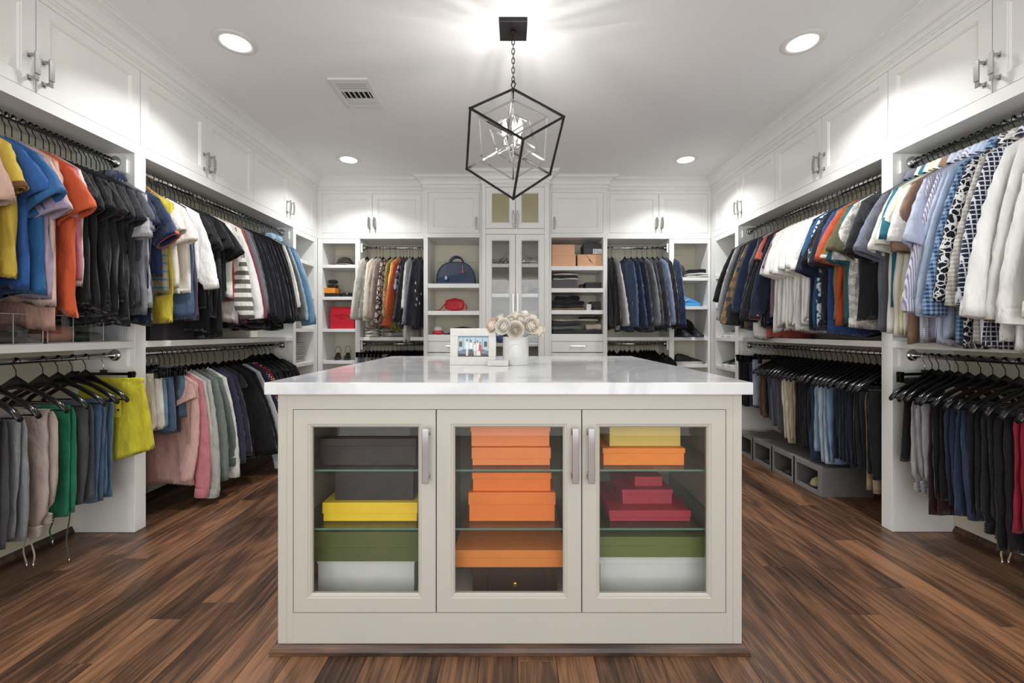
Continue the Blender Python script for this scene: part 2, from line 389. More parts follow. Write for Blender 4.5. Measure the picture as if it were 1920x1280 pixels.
def door(parent, x0, x1, z0, z1, mat, st=.052, y=0, glassmat=None, t=.02, name='door', gap=.0018):
    x0 += gap; x1 -= gap; z0 += gap; z1 -= gap
    m = MB()
    def ring(a, ya, b, yb):
        A = [(x0+a, ya, z0+a), (x1-a, ya, z0+a), (x1-a, ya, z1-a), (x0+a, ya, z1-a)]
        B = [(x0+b, yb, z0+b), (x1-b, yb, z0+b), (x1-b, yb, z1-b), (x0+b, yb, z1-b)]
        m.add(A+B, [(i, (i+1) % 4, (i+1) % 4+4, i+4) for i in range(4)])
    ring(0, y+t, 0, y+.0012); ring(0, y+.0012, .0012, y); ring(.0012, y, st, y); ring(st, y, st+.003, y+.003); ring(st+.003, y+.003, st+.007, y+.003); ring(st+.007, y+.003, st+.013, y+.010); ring(st+.013, y+.010, st+.013, y+t)
    ring(st+.013, y+t, 0, y+t)
    d = m.build(name, mat, parent)
    i = st+.013
    if glassmat:
        boxo('glass_pane', glassmat, d, x0+i, x1-i, y+.011, y+.0145, z0+i, z1-i)
    else:
        q = MB(); q.box(x0+i, x1-i, y+.009, y+.016, z0+i, z1-i); q.build('door_panel', mat, d)
    return d

def upper_unit(side, a, b, joints, hands, label, bot=2.113, top=2.522, face=None, low=2.055, depth=None, sidemargin=(0, 0)):
    s = Side(side, a, b, face); dep = depth or (WX-FX if side != 'B' else WY-(face or FY))-.003
    o = thing('upper_cabinet', label, 'cabinet', s.loc, s.rz, 'upper cabinets')
    m = MB(); m.box(0, s.w, .021, dep, low, 2.60)
    m.box(0, s.w, 0, .021, low, bot); m.box(0, s.w, 0, .021, top, 2.62)
    js = sorted(s.u(j) for j in joints)
    if js[0] > .002: m.box(0, js[0], 0, .021, bot, top)
    if js[-1] < s.w-.002: m.box(js[-1], s.w, 0, .021, bot, top)
    m.build('carcass', PAINT, o)
    for k in range(len(js)-1):
        d = door(o, js[k], js[k+1], bot, top, PAINT)
        hw = hands[k] if hands else None
        if hw is not None:
            x = js[k]+.028 if hw == 'l' else js[k+1]-.028
            handle(d, x, bot+.10, .120, .016, .030, wide=.022)
    return o
names = ['nearest the camera', 'second from the camera', 'third from the camera', 'in the corner beside the back wall']
js = [-1.75, -1.237, -.725, -.21, .3025, .813, 1.325, 1.835, 2.347, 2.854, 3.366, 3.89, 4.396]
for side, word in (('L', 'left'), ('R', 'right')):
    for k in (2, 3, 4, 5):
        j = js[2*k:2*k+3]; b = j[2] if k < 5 else FY-.001
        upper_unit(side, j[0], b, j, ['r', 'l'] , f'white two-door upper cabinet on the {word} wall, {names[k-2]}')
# back wall uppers
upper_unit('B', -FX, -.936, [-2.004, -1.483, -.970], ['r', 'l'], 'white two-door upper cabinet on the back wall over the women\'s jackets')
upper_unit('B', .963, FX, [1.001, 1.514, 2.027], ['r', 'l'], 'white two-door upper cabinet on the back wall over the blazers')
upper_unit('B', -.934, -.321, [-.891, -.360], ['r'], 'white single-door upper cabinet above the navy handbag', bot=2.099, top=2.519, face=4.40)
upper_unit('B', .350, .961, [.385, .9185], ['l'], 'white single-door upper cabinet above the peach boxes', bot=2.099, top=2.519, face=4.40)

def rod(parent, x0, x1, y, z, fl0=True, fl1=True):
    m = MB(); m.tube([(x0, y, z), (x1, y, z)], .0145, 16); r = m.build('rod', CHROME, parent)
    for f, x, s in ((fl0, x0, 1), (fl1, x1, -1)):
        if f:
            q = MB(); q.lathe([(.032, 0), (.032, s*.005), (.024, s*.008), (.021, s*.011), (.021, s*.022), (.0165, s*.026)], 20, (x, y, z), 'x'); q.build('flange', CHROME, r)
    return r
ROD_U = 2.005; ROD_L = .96; RODD = .105
def hanging_bay(side, a, b, st_a, st_b, label, lower=True, shelf=(1.0, 1.035), face=None, ru=ROD_U, rl=ROD_L, top=2.055):
    """a..b outer; st_a / st_b widths of the stiles at either end (0 = shared with the neighbour)"""
    s = Side(side, a, b, face); dep = (WX-FX if side != 'B' else WY-FY)-.003
    o = thing('hanging_bay', label, 'wardrobe', s.loc, s.rz, 'hanging bays')
    ua, ub = sorted((s.u(a+st_a), s.u(b-st_b)))
    for w0, w1 in ((0, ua), (ub, s.w)):
        if w1-w0 > .005: boxo('side_panel', PAINT, o, w0, w1, 0, dep, 0.001, top-.001, BEV)
    boxo('back_panel', INNER, o, ua+.001, ub-.001, dep-.012, dep, .04, top-.002)
    boxo('shelf', PAINT, o, ua+.001, ub-.001, .001, dep-.012, shelf[0], shelf[1], BEV)
    rod(o, ua, ub, RODD, ru, ); rod(o, ua, ub, RODD, rl)
    for z in (ru, rl):
        for x in (ua, ub-.012): boxo('cleat', PAINT, o, x, x+.012, .035, .050, z-.06, z+.035)
    return o
hanging_bay('L', .70, 2.381, .001, .070, 'near left open hanging bay with t-shirts above and sweatpants below')
hanging_bay('L', 2.381, 4.02, 0, .05, 'far left open hanging bay with tops above and hoodies below')
hanging_bay('R', .70, 2.387, .001, .070, 'near right open hanging bay with dress shirts above sweatpants')
hanging_bay('R', 2.387, 3.97, 0, .056, 'far right open hanging bay with polo shirts above jeans')
hanging_bay('B', -1.661, -.936, .050, .006, 'back wall hanging bay holding women\'s jackets left of the navy handbag', shelf=(.99, 1.027), ru=1.978, rl=.953, top=2.053)
hanging_bay('B', .963, 1.672, .006, .05, 'back wall hanging bay holding a row of blazers', shelf=(.99, 1.027), ru=1.978, rl=.953, top=2.053)

def shelf_tower(side, a, b, st_a, st_b, shelves, label, face=None, top=2.055, opening=2.006, th=.033):
    s = Side(side, a, b, face); dep = (WX-FX if side != 'B' else WY-(face or FY))-.003
    o = thing('shelf_unit', label, 'shelving', s.loc, s.rz, 'open shelf units')
    ua, ub = sorted((s.u(a+st_a), s.u(b-st_b)))
    for w0, w1 in ((0, ua), (ub, s.w)):
        if w1-w0 > .003: boxo('side_panel', PAINT, o, w0, w1, 0, dep, 0.001, top-.001, BEV)
    boxo('back_panel', INNER, o, ua+.001, ub-.001, dep-.012, dep, .04, top-.002)
    if opening < top-.01: boxo('top_rail', PAINT, o, ua+.001, ub-.001, .001, .022, opening, top-.002, BEV)
    boxo('nailing_rail', INNER, o, ua+.001, ub-.001, dep-.022, dep-.0125, 1.93, opening-.003, BEV)
    for z in shelves: boxo('shelf', PAINT, o, ua+.001, ub-.001, .001, dep-.013, z-th, z, BEV)
    boxo('kickboard', PAINT, o, ua+.001, ub-.001, .012, .03, .002, .09)
    return o
LSH = [1.783, 1.449, 1.114, .78, .44, .12]; RSH = [1.65, 1.349, 1.025, .742, .43, .12]
shelf_tower('L', 4.021, FY-.001, .001, .076, LSH, 'narrow open shelf unit in the left corner beside the denim jackets')
shelf_tower('B', -2.053, -1.662, .049, 0, LSH, 'narrow back wall shelf unit with the red box and sandals')
shelf_tower('R', 3.971, FY-.001, .001, .11, RSH, 'narrow open shelf unit in the right corner beside the grey sweaters')
shelf_tower('B', 1.673, 2.053, 0, .027, RSH, 'narrow back wall shelf unit with the blue sneaker')

def drawer_tower(a, b, oa, ob, shelves, label, th=.043):
    s = Side('B', a, b, 4.40); dep = WY-4.40-.003
    o = thing('shelf_unit', label, 'shelving', s.loc, 0, 'open shelf units')
    ua, ub = oa-a, ob-a
    boxo('side_panel', PAINT, o, 0, ua, 0, dep, .001, 2.054, BEV); boxo('side_panel', PAINT, o, ub, s.w, 0, dep, .001, 2.054, BEV)
    boxo('back_panel', INNER, o, ua+.001, ub-.001, dep-.012, dep, .04, 2.053)
    boxo('nailing_rail', INNER, o, ua+.001, ub-.001, dep-.022, dep-.0125, 1.86, 1.925, BEV)
    for z in shelves[:-1]: boxo('shelf', PAINT, o, ua+.001, ub-.001, .001, dep-.013, z-th, z, BEV)
    boxo('shelf', PAINT, o, ua+.001, ub-.001, .001, dep-.013, .984, shelves[-1], BEV)
    z1 = .982
    for k in range(4):
        z0 = z1-[.112, .22, .26, .26][k]
        d = boxo('drawer', PAINT, o, ua+.002, ub-.002, .001, .022, z0+.002, z1-.002, BEV)
        boxo('drawer_box', INNER, d, ua+.01, ub-.01, .022, dep-.03, z0+.01, z1-.02)
        handle(d, (ua+ub)/2, z1-.045, .155, .012, .028, horiz=True)
        z1 = z0-.004
    boxo('kickboard', PAINT, o, ua+.001, ub-.001, .012, .03, .002, .09)
    return o
drawer_tower(-.934, -.321, -.891, -.360, [1.579, 1.298, 1.052], 'white shelf unit with drawers holding the navy and red handbags')
drawer_tower(.350, .961, .385, .9185, [1.76, 1.532, 1.306, 1.059], 'white shelf unit with drawers holding peach boxes and folded jeans')

# centre tower with glass doors
t = thing('display_cabinet', 'tall white display cabinet with glass doors in the middle of the back wall', 'cabinet', (-.319, 4.25, 0))
w = .667; dep = WY-4.25-.003
boxo('side_panel', PAINT, t, 0, .036, 0, dep, .001, 2.62, BEV); boxo('side_panel', PAINT, t, w-.045, w, 0, dep, .001, 2.62, BEV)
boxo('back_panel', INNER, t, .037, w-.046, dep-.012, dep, .04, 2.60)
for z0, z1, nm in ((2.525, 2.62, 'top_rail'), (2.055, 2.109, 'middle_rail'), (.12, .20, 'bottom_rail')): boxo(nm, PAINT, t, .037, w-.046, 0, .022, z0, z1, BEV)
boxo('shelf', PAINT, t, .037, w-.046, .022, dep-.013, 2.060, 2.095)
boxo('shelf', PAINT, t, .037, w-.046, .022, dep-.013, .13, .19)
TSH = [1.765, 1.465, 1.17, .97, .62]
for z in TSH: boxo('shelf', PAINT, t, .037, w-.046, .030, dep-.013, z-.035, z, BEV)
FROST = basic('cream_lining', 'B9AE86', .6, bump=.2, bscale=500)
for x0, x1, hs in ((.036, .3317, 'r'), (.3320, w-.045, 'l')):
    d = door(t, x0, x1, 2.111, 2.523, PAINT, st=.048, glassmat=GLASSD)
    boxo('lining', FROST, d, x0+.05, x1-.05, .017, .021, 2.16, 2.475)
    hx = x1-.022 if hs == 'r' else x0+.022
    handle(d, hx, 2.20, .17, .012, .026, wide=.022)
    d = door(t, x0, x1, .205, 2.053, PAINT, st=.048, glassmat=GLASSD)
    handle(d, hx, 1.25, .42, .010, .030); 
# ================================================================ ISLAND
IX0, IX1, IY0, IY1 = -.803, .774, 1.45, 2.885
isl = thing('island_cabinet', 'cream island cabinet with three glass doors in the middle of the room', 'cabinet', (0, IY0, 0))
D = IY1-IY0; CD = .60; ZF = .135
boxo('side_panel', PAINT2, isl, IX0, IX0+.03, 0, D, .002, .878, BEV); boxo('side_panel', PAINT2, isl, IX1-.03, IX1, 0, D, .002, .878, BEV)
boxo('rear_panel', PAINT2, isl, IX0+.03, IX1-.03, D-.03, D, .002, .878)
DJ = [-.752, -.265, .230, .721]; DZ0, DZ1 = .133, .8255
boxo('stile', PAINT2, isl, IX0+.0305, DJ[0], 0, .022, .002, .878); boxo('stile', PAINT2, isl, DJ[3], IX1-.0305, 0, .022, .002, .878)
boxo('top_rail', PAINT2, isl, DJ[0]+.0002, DJ[3]-.0002, 0, .022, DZ1, .878); boxo('bottom_rail', PAINT2, isl, DJ[0]+.0002, DJ[3]-.0002, 0, .022, .002, DZ0)
IIN = basic('island_inside', 'D0CCC0', .55, bump=.1)
boxo('cabinet_floor', IIN, isl, IX0+.031, IX1-.031, .024, CD, .10, ZF-.001)
boxo('cabinet_back', IIN, isl, IX0+.031, IX1-.031, CD, CD+.02, .10, .877)
boxo('cabinet_top', IIN, isl, IX0+.031, IX1-.031, .024, CD, .83, .877)
for x in (DJ[1], DJ[2]): boxo('partition', IIN, isl, x-.008, x+.008, .024, CD-.001, ZF, .829)
GS = [.4075, .611]
for k in range(3):
    x0, x1 = DJ[k], DJ[k+1]
    d = door(isl, x0, x1, DZ0, DZ1, PAINT2, st=.048, glassmat=GLASS)
    hx = (x1-.030, x1-.026, x0+.027)[k]
    handle(d, hx, .676, .185, .022, .028, wide=0)
    a = IX0+.032 if k == 0 else x0+.009; b = IX1-.032 if k == 2 else x1-.009
    for z in GS:
        g = boxo('glass_shelf', SHELFG, isl, a, b, .031, CD-.002, z-.006, z); boxo('shelf_edge', EDGEG, g, a, b, .030, .0309, z-.006, z)
# shoe moulding round the island foot
m = MB(); pr = [(0, .030), (.006, .029), (.014, .023), (.019, .012), (.020, .001), (0, .001)]
pth = [(IX0, D), (IX0, 0), (IX1, 0), (IX1, D)]; P = []
for i, (x, y) in enumerate(pth):
    nx = -1 if i < 2 else 1; ny = -1 if i in (1, 2) else 0
    P.append([(x+nx*p, y+ny*p, z) for p, z in pr])
m.grid(P, True, True, True); m.build('shoe_moulding', DARKWOOD, isl)
ct = boxo('countertop', QUARTZ, None, -.833, .797, 1.42, 2.91, .879, .92, .003)
tag(ct, 'polished white quartz slab on top of the island', 'countertop')

# ---------------------------------------------------------------- boxes behind the island glass
def carton(name, label, cat, x0, x1, y, dep, z0, z1, col, lid=.4, group=None, rough=.55, rz=0, over=.003, mat=None):
    cx = (x0+x1)/2; w = x1-x0; h = z1-z0; M = mat or basic('card_'+col, col, rough, bump=.25, bscale=350, var=.25, vscale=9)
    t = thing(name, label, cat, (cx, y, z0), rz, group)
    if lid:
        boxo('box_base', M, t, -w/2+over, w/2-over, over, dep-over, .0005, h*(1-lid)+.002, .0015)
        boxo('lid', M, t, -w/2, w/2, 0, dep, h*(1-lid), h, .002)
    else: boxo('box_base', M, t, -w/2, w/2, 0, dep, .0005, h, .002)
    return t
def ibox(label, x0, x1, yt, yb, d, z0, z1, col, lid, dep=.32, **k):
    return carton('storage_box', label, 'box', (x0-964)*d/F, (x1-964)*d/F, d, dep, z0, z1, col, lid, 'boxes inside the island', **k)
ibox('large white lidded box on the floor of the left island compartment', 594, 778, 0, 0, 1.56, ZF, .257, 'D5D6D3', .14)
ibox('long olive green lidded box on the left compartment\'s white box', 588, 790, 0, 0, 1.54, .2575, .366, '55602E', .52)
ibox('flat bright yellow lidded box on the left glass shelf', 604, 783, 0, 0, 1.53, .4078, .476, 'F0CB1F', .58)
ibox('wide black box resting on the yellow box', 628, 775, 0, 0, 1.55, .4765, .600, '201E20', .0)
ibox('black lidded box on the upper left glass shelf', 597, 781, 0, 0, 1.52, .6113, .708, '232124', .28, dep=.26)
ibox('smaller black box on top of the upper black box', 630, 770, 0, 0, 1.55, .7085, .80, '232226', .3, dep=.22)
t = ibox('dark wooden watch case with brass lock in the middle compartment', 885, 1047, 0, 0, 1.56, ZF, .236, '3A2A22', .40, rough=.35)
m = MB(); m.lathe([(.001, -.004), (.004, -.004), (.0045, -.0035), (.009, -.003), (.010, 0), (.001, 0)], 20, (0, 0, .030), 'y')
m.build('brass_lock', basic('brass', 'C9A65A', .25, 1.0), t)
ibox('large flat orange lidded box lying on the wooden watch case', 852, 1060, 0, 0, 1.54, .2365, .300, 'E2873A', .45, dep=.42)
ibox('deep orange lidded box on the middle glass shelf', 878, 1042, 0, 0, 1.53, .4078, .512, 'EC7C2B', .42)
ibox('orange box topmost on the middle glass shelf stack', 885, 1034, 0, 0, 1.54, .5125, .580, 'EE7A22', .35)
ibox('orange box resting on the upper middle glass shelf', 884, 1033, 0, 0, 1.52, .6113, .676, 'ED8746', .62)
ibox('orange box topmost in the middle compartment', 882, 1032, 0, 0, 1.53, .6765, .752, 'EE8C50', .3)
ibox('large white lidded box on the floor of the right island compartment', 1124, 1328, 0, 0, 1.56, ZF, .272, 'D9DAD9', .24)
ibox('long olive green lidded box on the right compartment\'s white box', 1118, 1332, 0, 0, 1.54, .2725, .348, '66733A', .44)
ibox('wide flat crimson lidded box on the right glass shelf', 1142, 1296, 0, 0, 1.53, .4078, .448, 'A22438', .62, dep=.30)
ibox('medium crimson box in the middle of the red stack', 1166, 1262, 0, 0, 1.58, .4485, .504, 'A3263C', .30, dep=.20)
ibox('small crimson box topmost of the red stack', 1190, 1242, 0, 0, 1.61, .5045, .542, 'A5263A', .0, dep=.12)
ibox('orange lidded box on the upper right glass shelf', 1130, 1285, 0, 0, 1.52, .6113, .674, 'F48A2A', .30)
ibox('pale gold box topmost in the right island compartment', 1143, 1276, 0, 0, 1.54, .6745, .756, 'D6BB60', .0)

# ---------------------------------------------------------------- things on the island
MARB = basic('marble_frame', 'DEDCD6', .35, var=.25, vscale=30)
fx0, fx1 = px(844, 0, 2.15)[0], px(930, 0, 2.15)[0]
fw = fx1-fx0; fh = .185; fr = thing('picture_frame', 'white marble picture frame with family photograph on the island', 'picture frame', (fx0, 2.14, .9203))
fr.rotation_euler.x = math.radians(-4)
PX0, PX1, PZ0, PZ1 = .040, .193, .042, .146
m = MB(); m.box(0, fw, 0, .022, 0, PZ0); m.box(0, fw, 0, .022, PZ1, fh); m.box(0, PX0, 0, .022, PZ0, PZ1); m.box(PX1, fw, 0, .022, PZ0, PZ1)
m.build('frame_border', MARB, fr, .002)
ph = boxo('photograph', basic('photo_sky', 'B9CDD8', .3), fr, PX0, PX1, .012, .016, PZ0, PZ1)
def flat(col, poly, dy): 
    m = MB(); m.prism([(PX0+a*(PX1-PX0), PZ0+b*(PZ1-PZ0)) for a, b in poly], .0118-dy, .0119-dy+.0002)
    return m.build('printed_patch', basic('ph_'+col, col, .35), ph)
flat('5E7890', [(0, .0), (1, 0), (1, .28), (.8, .36), (.2, .36), (0, .26)], 0)
flat('3D3A40', [(0, 0), (1, 0), (1, .10), (.72, .16), (.3, .16), (0, .12)], .0002)
flat('8C8A8C', [(.05, .20), (.30, .12), (.28, .2), (.08, .30)], .0003); flat('8C8A8C', [(.95, .20), (.72, .12), (.72, .2), (.94, .30)], .0003)
for a in (.15, .38, .56, .79): flat('4C6A7C', [(a, .36), (a+.012, .36), (a+.012, 1), (a, 1)], .0002)
flat('6E98B0', [(0, .93), (1, .93), (1, 1), (0, 1)], .0003)
for a in (.03, .85): flat('454C56', [(a, .48), (a+.10, .48), (a+.10, .74), (a, .74)], .0003)
for a, h, c, lg in ((.29, .86, 'ECECEE', 'E4E4E6'), (.42, .82, 'F2F0EE', '56534F'), (.55, .74, 'EEEAE6', 'DAD4CC'), (.63, .80, 'F4F2F0', 'E6E2DE'), (.72, .72, 'C84450', 'B83B48')):
    flat(lg, [(a-.035, .05), (a+.035, .05), (a+.035, h-.40), (a-.035, h-.40)], .0005)
    flat(c, [(a-.05, h-.45), (a+.05, h-.45), (a+.045, h-.14), (a-.045, h-.14)], .0006)
    flat('C79B80', [(a-.018, h-.15), (a+.018, h-.15), (a+.022, h-.06), (a-.022, h-.06)], .0007)
    flat('2A2320', [(a-.022, h-.07), (a+.022, h-.07), (a+.014, h-.005), (a-.014, h-.005)], .0008)
flat('EFE6E0', [(.63, .05), (.74, .05), (.72, .28), (.65, .28)], .0009)
t = carton('keepsake_box', 'small white marble block between picture frame and vase', 'box', px(914, 0, 2.08)[0], px(953, 0, 2.08)[0], 2.075, .07, .9203, .948, 'DEDCD6', 0, mat=MARB)

VX, VY = px(967, 0, 2.17)[0], 2.17
VM = basic('white_marble_vase', 'E2E2E0', .3, var=.12, vscale=14)
va = thing('flower_vase', 'white marble cylinder vase holding cream roses on the island', 'vase', (VX, VY, .9203))
m = MB(); m.lathe([(.001, 0), (.063, 0), (.0655, .003), (.0655, .140), (.064, .142), (.060, .140), (.060, .1), (.001, .1)], 48); m.build('vase_body', VM, va)
m = MB(); m.tube([(.034*math.cos(a), -math.sqrt(.0655**2-(.034*math.cos(a))**2), .07+.034*math.sin(a)) for a in [2*PI*i/40 for i in range(41)]], .0022, 6); m.build('embossed_ring', VM, va)
ROSE = [basic('rose_cream', 'F8F1E6', .6, bump=.1), basic('rose_blush', 'F5E4D3', .6), basic('rose_white', 'FAF6EF', .6)]
ROSE_IN = basic('rose_heart', 'F2DCC4', .6)
LEAFM = basic('leaf_green', '7C8350', .55, var=.4, vscale=30); LEAFB = basic('leaf_blush', 'B98368', .6, var=.3, vscale=30)
def rose(c, R, face, label, ci=0):
    """layered petals curled round a centre, opening towards `face`"""
    t = thing('rose', label, 'rose', c, 0, 'cream roses in the vase'); rg = random.Random(int(c[0]*1e5) ^ int(c[2]*1e5))
    q = Vector((0, 0, 1)).rotation_difference(Vector(face).normalized())
    m = MB(); m.smooth = True
    for ly in range(6):
        n = (2, 3, 4, 5, 5, 6)[ly]; rr = R*(.22+.156*ly); top = (.35, .55, .80, 1.05, 1.32, 1.62)[ly]; m.mi = 1 if ly < 1 else 0
        for k in range(n):
            a0 = 2*PI*k/n+ly*.9+rg.uniform(-.15, .15); span = 2*PI/n*1.55; P = []
            for j in range(7):
                v = j/6; row = []
                for i in range(9):
                    uu = (i/8-.5); ph_ = PI-(PI-top-.45*(2*uu)**4)*v; a = a0+uu*span
                    r = rr*math.sin(ph_)*(1+.10*(i/8))+R*.02; z = rr*math.cos(ph_)*(1.0+.16*(5-ly) if ly > 1 else (3.2, 2.3)[ly])
                    if v > .7 and ly > 0: r += R*.16*(v-.7)*3.3; z -= R*.10*(v-.7)*3.3*(ly > 2)
                    row.append(tuple(q @ Vector((r*math.cos(a), r*math.sin(a), z*.85+R*.05))))
                P.append(row)
            m.grid(P, False)
    o = m.build('petals', [ROSE[ci], ROSE_IN], t)
    m = MB(); b = q @ Vector((0, 0, -R*.5)); m.tube([(0, 0, 0) if 0 else tuple(b), tuple(b*.8+Vector((-(c[0]-VX)*.5, -(c[1]-VY)*.5, -.03))), (VX-c[0], VY-c[1], 1.04-c[2])], .0022, 6)
    m.build('stem', LEAFM, t)
    for k in range(3):
        a = rg.uniform(0, 2*PI); P = []
        for j in range(6):
            v = j/5; wdt = R*.28*math.sin(PI*min(1, v*1.02))+.0006
            ctr = Vector((math.cos(a)*R*(.35+.8*v), math.sin(a)*R*(.35+.8*v), -R*(.55-.18*math.sin(v*3))))
            sd = Vector((-math.sin(a), math.cos(a), 0))
            P.append([tuple(q @ (ctr-sd*wdt)), tuple(q @ (ctr-Vector((0, 0, .002)))), tuple(q @ (ctr+sd*wdt))])
        l = MB(); l.smooth = True; l.grid(P, False); l.build('leaf', LEAFM if k else LEAFB, t)
spots = [(921, 609, -.03, .034, 'low at the left side', 1), (942, 611, -.075, .036, 'left of the front centre'), (966, 617, -.085, .037, 'lowest at the front centre'),
         (998, 609, -.07, .038, 'right of the front centre'), (1012, 618, -.02, .034, 'lowest at the right side'), (937, 596, -.01, .022, 'small upper left'),
         (957, 599, -.03, .027, 'upper left of centre'), (978, 598, -.02, .030, 'upper right of centre'), (1000, 596, .02, .026, 'upper right behind'),
         (968, 590, .03, .024, 'topmost at the back'), (985, 588, .05, .024, 'highest right at the back'), (934, 617, .04, .030, 'behind on the left'), (1003, 603, .07, .032, 'behind on the right')]
for s in spots:
    p = Vector(px(s[0], s[1], VY+s[2])); c0 = Vector((VX, VY, 1.05)); f = (p-c0); f.z = max(f.z, .01)*.6; f.y -= .055
    rose(tuple(p), s[3], tuple(f), f'cream artificial rose in the vase, {s[4]}', s[5] if len(s) > 5 else random.choice((0, 0, 2)))
# ================================================================ CHANDELIER
ch = thing('chandelier', 'black and chrome nested cube chandelier hanging over the island', 'chandelier', (-.005, 2.227, CEIL))
boxo('ceiling_plate', BLACKMETAL, ch, -.071, .071, -.074, .074, -.022, 0, .002)
m = MB(); m.lathe([(.001, -.034), (.010, -.034), (.013, -.028), (.013, -.0215)], 16); m.build('hook_ring', BLACKMETAL, ch)
zt = 2.353-CEIL; z = -.036; k = 0
m = MB(); m.smooth = True
while z > zt+.062:
    L, Wd, r = .032, .009, .0022; pts = []
    for i in range(13):
        a = 2*PI*i/12; x = Wd*.8*math.cos(a); zz = (L/2-Wd*.8)*(1 if math.sin(a) > 0 else -1)*(abs(math.sin(a)) > .01)+Wd*.8*math.sin(a)
        pts.append((x if k % 2 else 0, 0 if k % 2 else x, z-L/2+zz))
    q = MB(); q.tube(pts, r, 6); q.build('chain_link', BLACKMETAL, ch); z -= L-.0075; k += 1
q = MB(); r0 = [(0, z+.004), (.013, z-.014), (.004, zt+.005), (-.004, zt+.005), (-.011, z-.020), (0, z+.004)]
for i in range(5): q.bar((r0[i][0], 0, r0[i][1]), (r0[i+1][0], 0, r0[i+1][1]), .005)
q.build('hanging_loop', BLACKMETAL, ch)
def cage(name, mat, ztop, edge, az, w):
    R = edge*math.sqrt(2/3); dg = edge*math.sqrt(3)
    T = Vector((0, 0, ztop)); Fb = Vector((0, 0, ztop-dg))
    U = [Vector((R*math.cos(a), R*math.sin(a), ztop-dg/3)) for a in az]; Lw = [Vector((R*math.cos(a+PI), R*math.sin(a+PI), ztop-2*dg/3)) for a in az]
    for a, b in [(T, u) for u in U]+[(Fb, l) for l in Lw]+[(U[i], Lw[j]) for i in range(3) for j in range(3) if i != j]:
        q = MB(); d = (b-a).normalized()*w*.45; q.bar(a-d, b+d, w); q.build(name, mat, ch, .0008)
    return Fb
A0 = [math.radians(x) for x in (-20, 100, 220)]
cage('outer_cage_bar', BLACKMETAL, zt, .330, A0, .0115)
cage('middle_cage_bar', CHROME, zt-.056, .240, [math.radians(x) for x in (-30, 90, 210)], .0090)
cage('inner_cage_bar', CHROME, zt-.128, .150, [math.radians(x) for x in (-50, 70, 190)], .0080)
m = MB(); m.tube([(0, 0, zt), (0, 0, zt-.30)], .006, 12); m.build('centre_stem', CHROME, ch)
m = MB(); m.lathe([(.001, -.33), (.016, -.325), (.022, -.31), (.022, -.30), (.008, -.292), (.006, -.28)], 20, (0, 0, zt)); m.build('socket_hub', CHROME, ch)
BULB = emit('bulb_glow', 'FFF1DC', 10.0)
for k in range(3):
    a = math.radians(200+120*k); x, y = .047*math.cos(a), .047*math.sin(a)
    q = MB(); q.tube([(0, 0, zt-.312), (x*.6, y*.6, zt-.322), (x, y, zt-.305)], .004, 8); q.build('lamp_arm', CHROME, ch)
    q = MB(); q.lathe([(.011, -.305), (.012, -.30), (.0095, -.298), (.0095, -.245), (.001, -.245)], 16, (x, y, zt)); q.build('candle_sleeve', CHROME, ch)
    q = MB(); q.lathe([(.001, -.244), (.009, -.242), (.014, -.225), (.0145, -.212), (.010, -.190), (.004, -.172), (.001, -.166)], 16, (x, y, zt)); q.build('candle_bulb', BULB, ch)
    if 1:
        l = bpy.data.lights.new('candle_light', 'POINT'); l.energy = 12.5; l.shadow_soft_size = .015; l.color = (1, .975, .94)
        lo = bpy.data.objects.new('candle_light', l); lo.location = (-.005+x*1.0, 2.227+y, CEIL+zt-.20); COL.objects.link(lo)
# ================================================================ CLOTHES
SHW = .205      # half width of a shoulder on its hanger
def prof_z(ax):
    ax = np.abs(ax); return -.082-.112*(np.minimum(ax, .215)/.215)**1.15-.75*np.maximum(ax-.215, 0)
def smooth_mb():
    m = MB(); m.smooth = True; return m
def wav(rg, n=3, f0=1.0, f1=4.0):
    return [(rg.uniform(f0, f1), rg.uniform(0, 2*PI), rg.uniform(.4, 1)) for _ in range(n)]
def wsum(ws, x): return sum(a*np.sin(f*x+p) for f, p, a in ws)/len(ws)

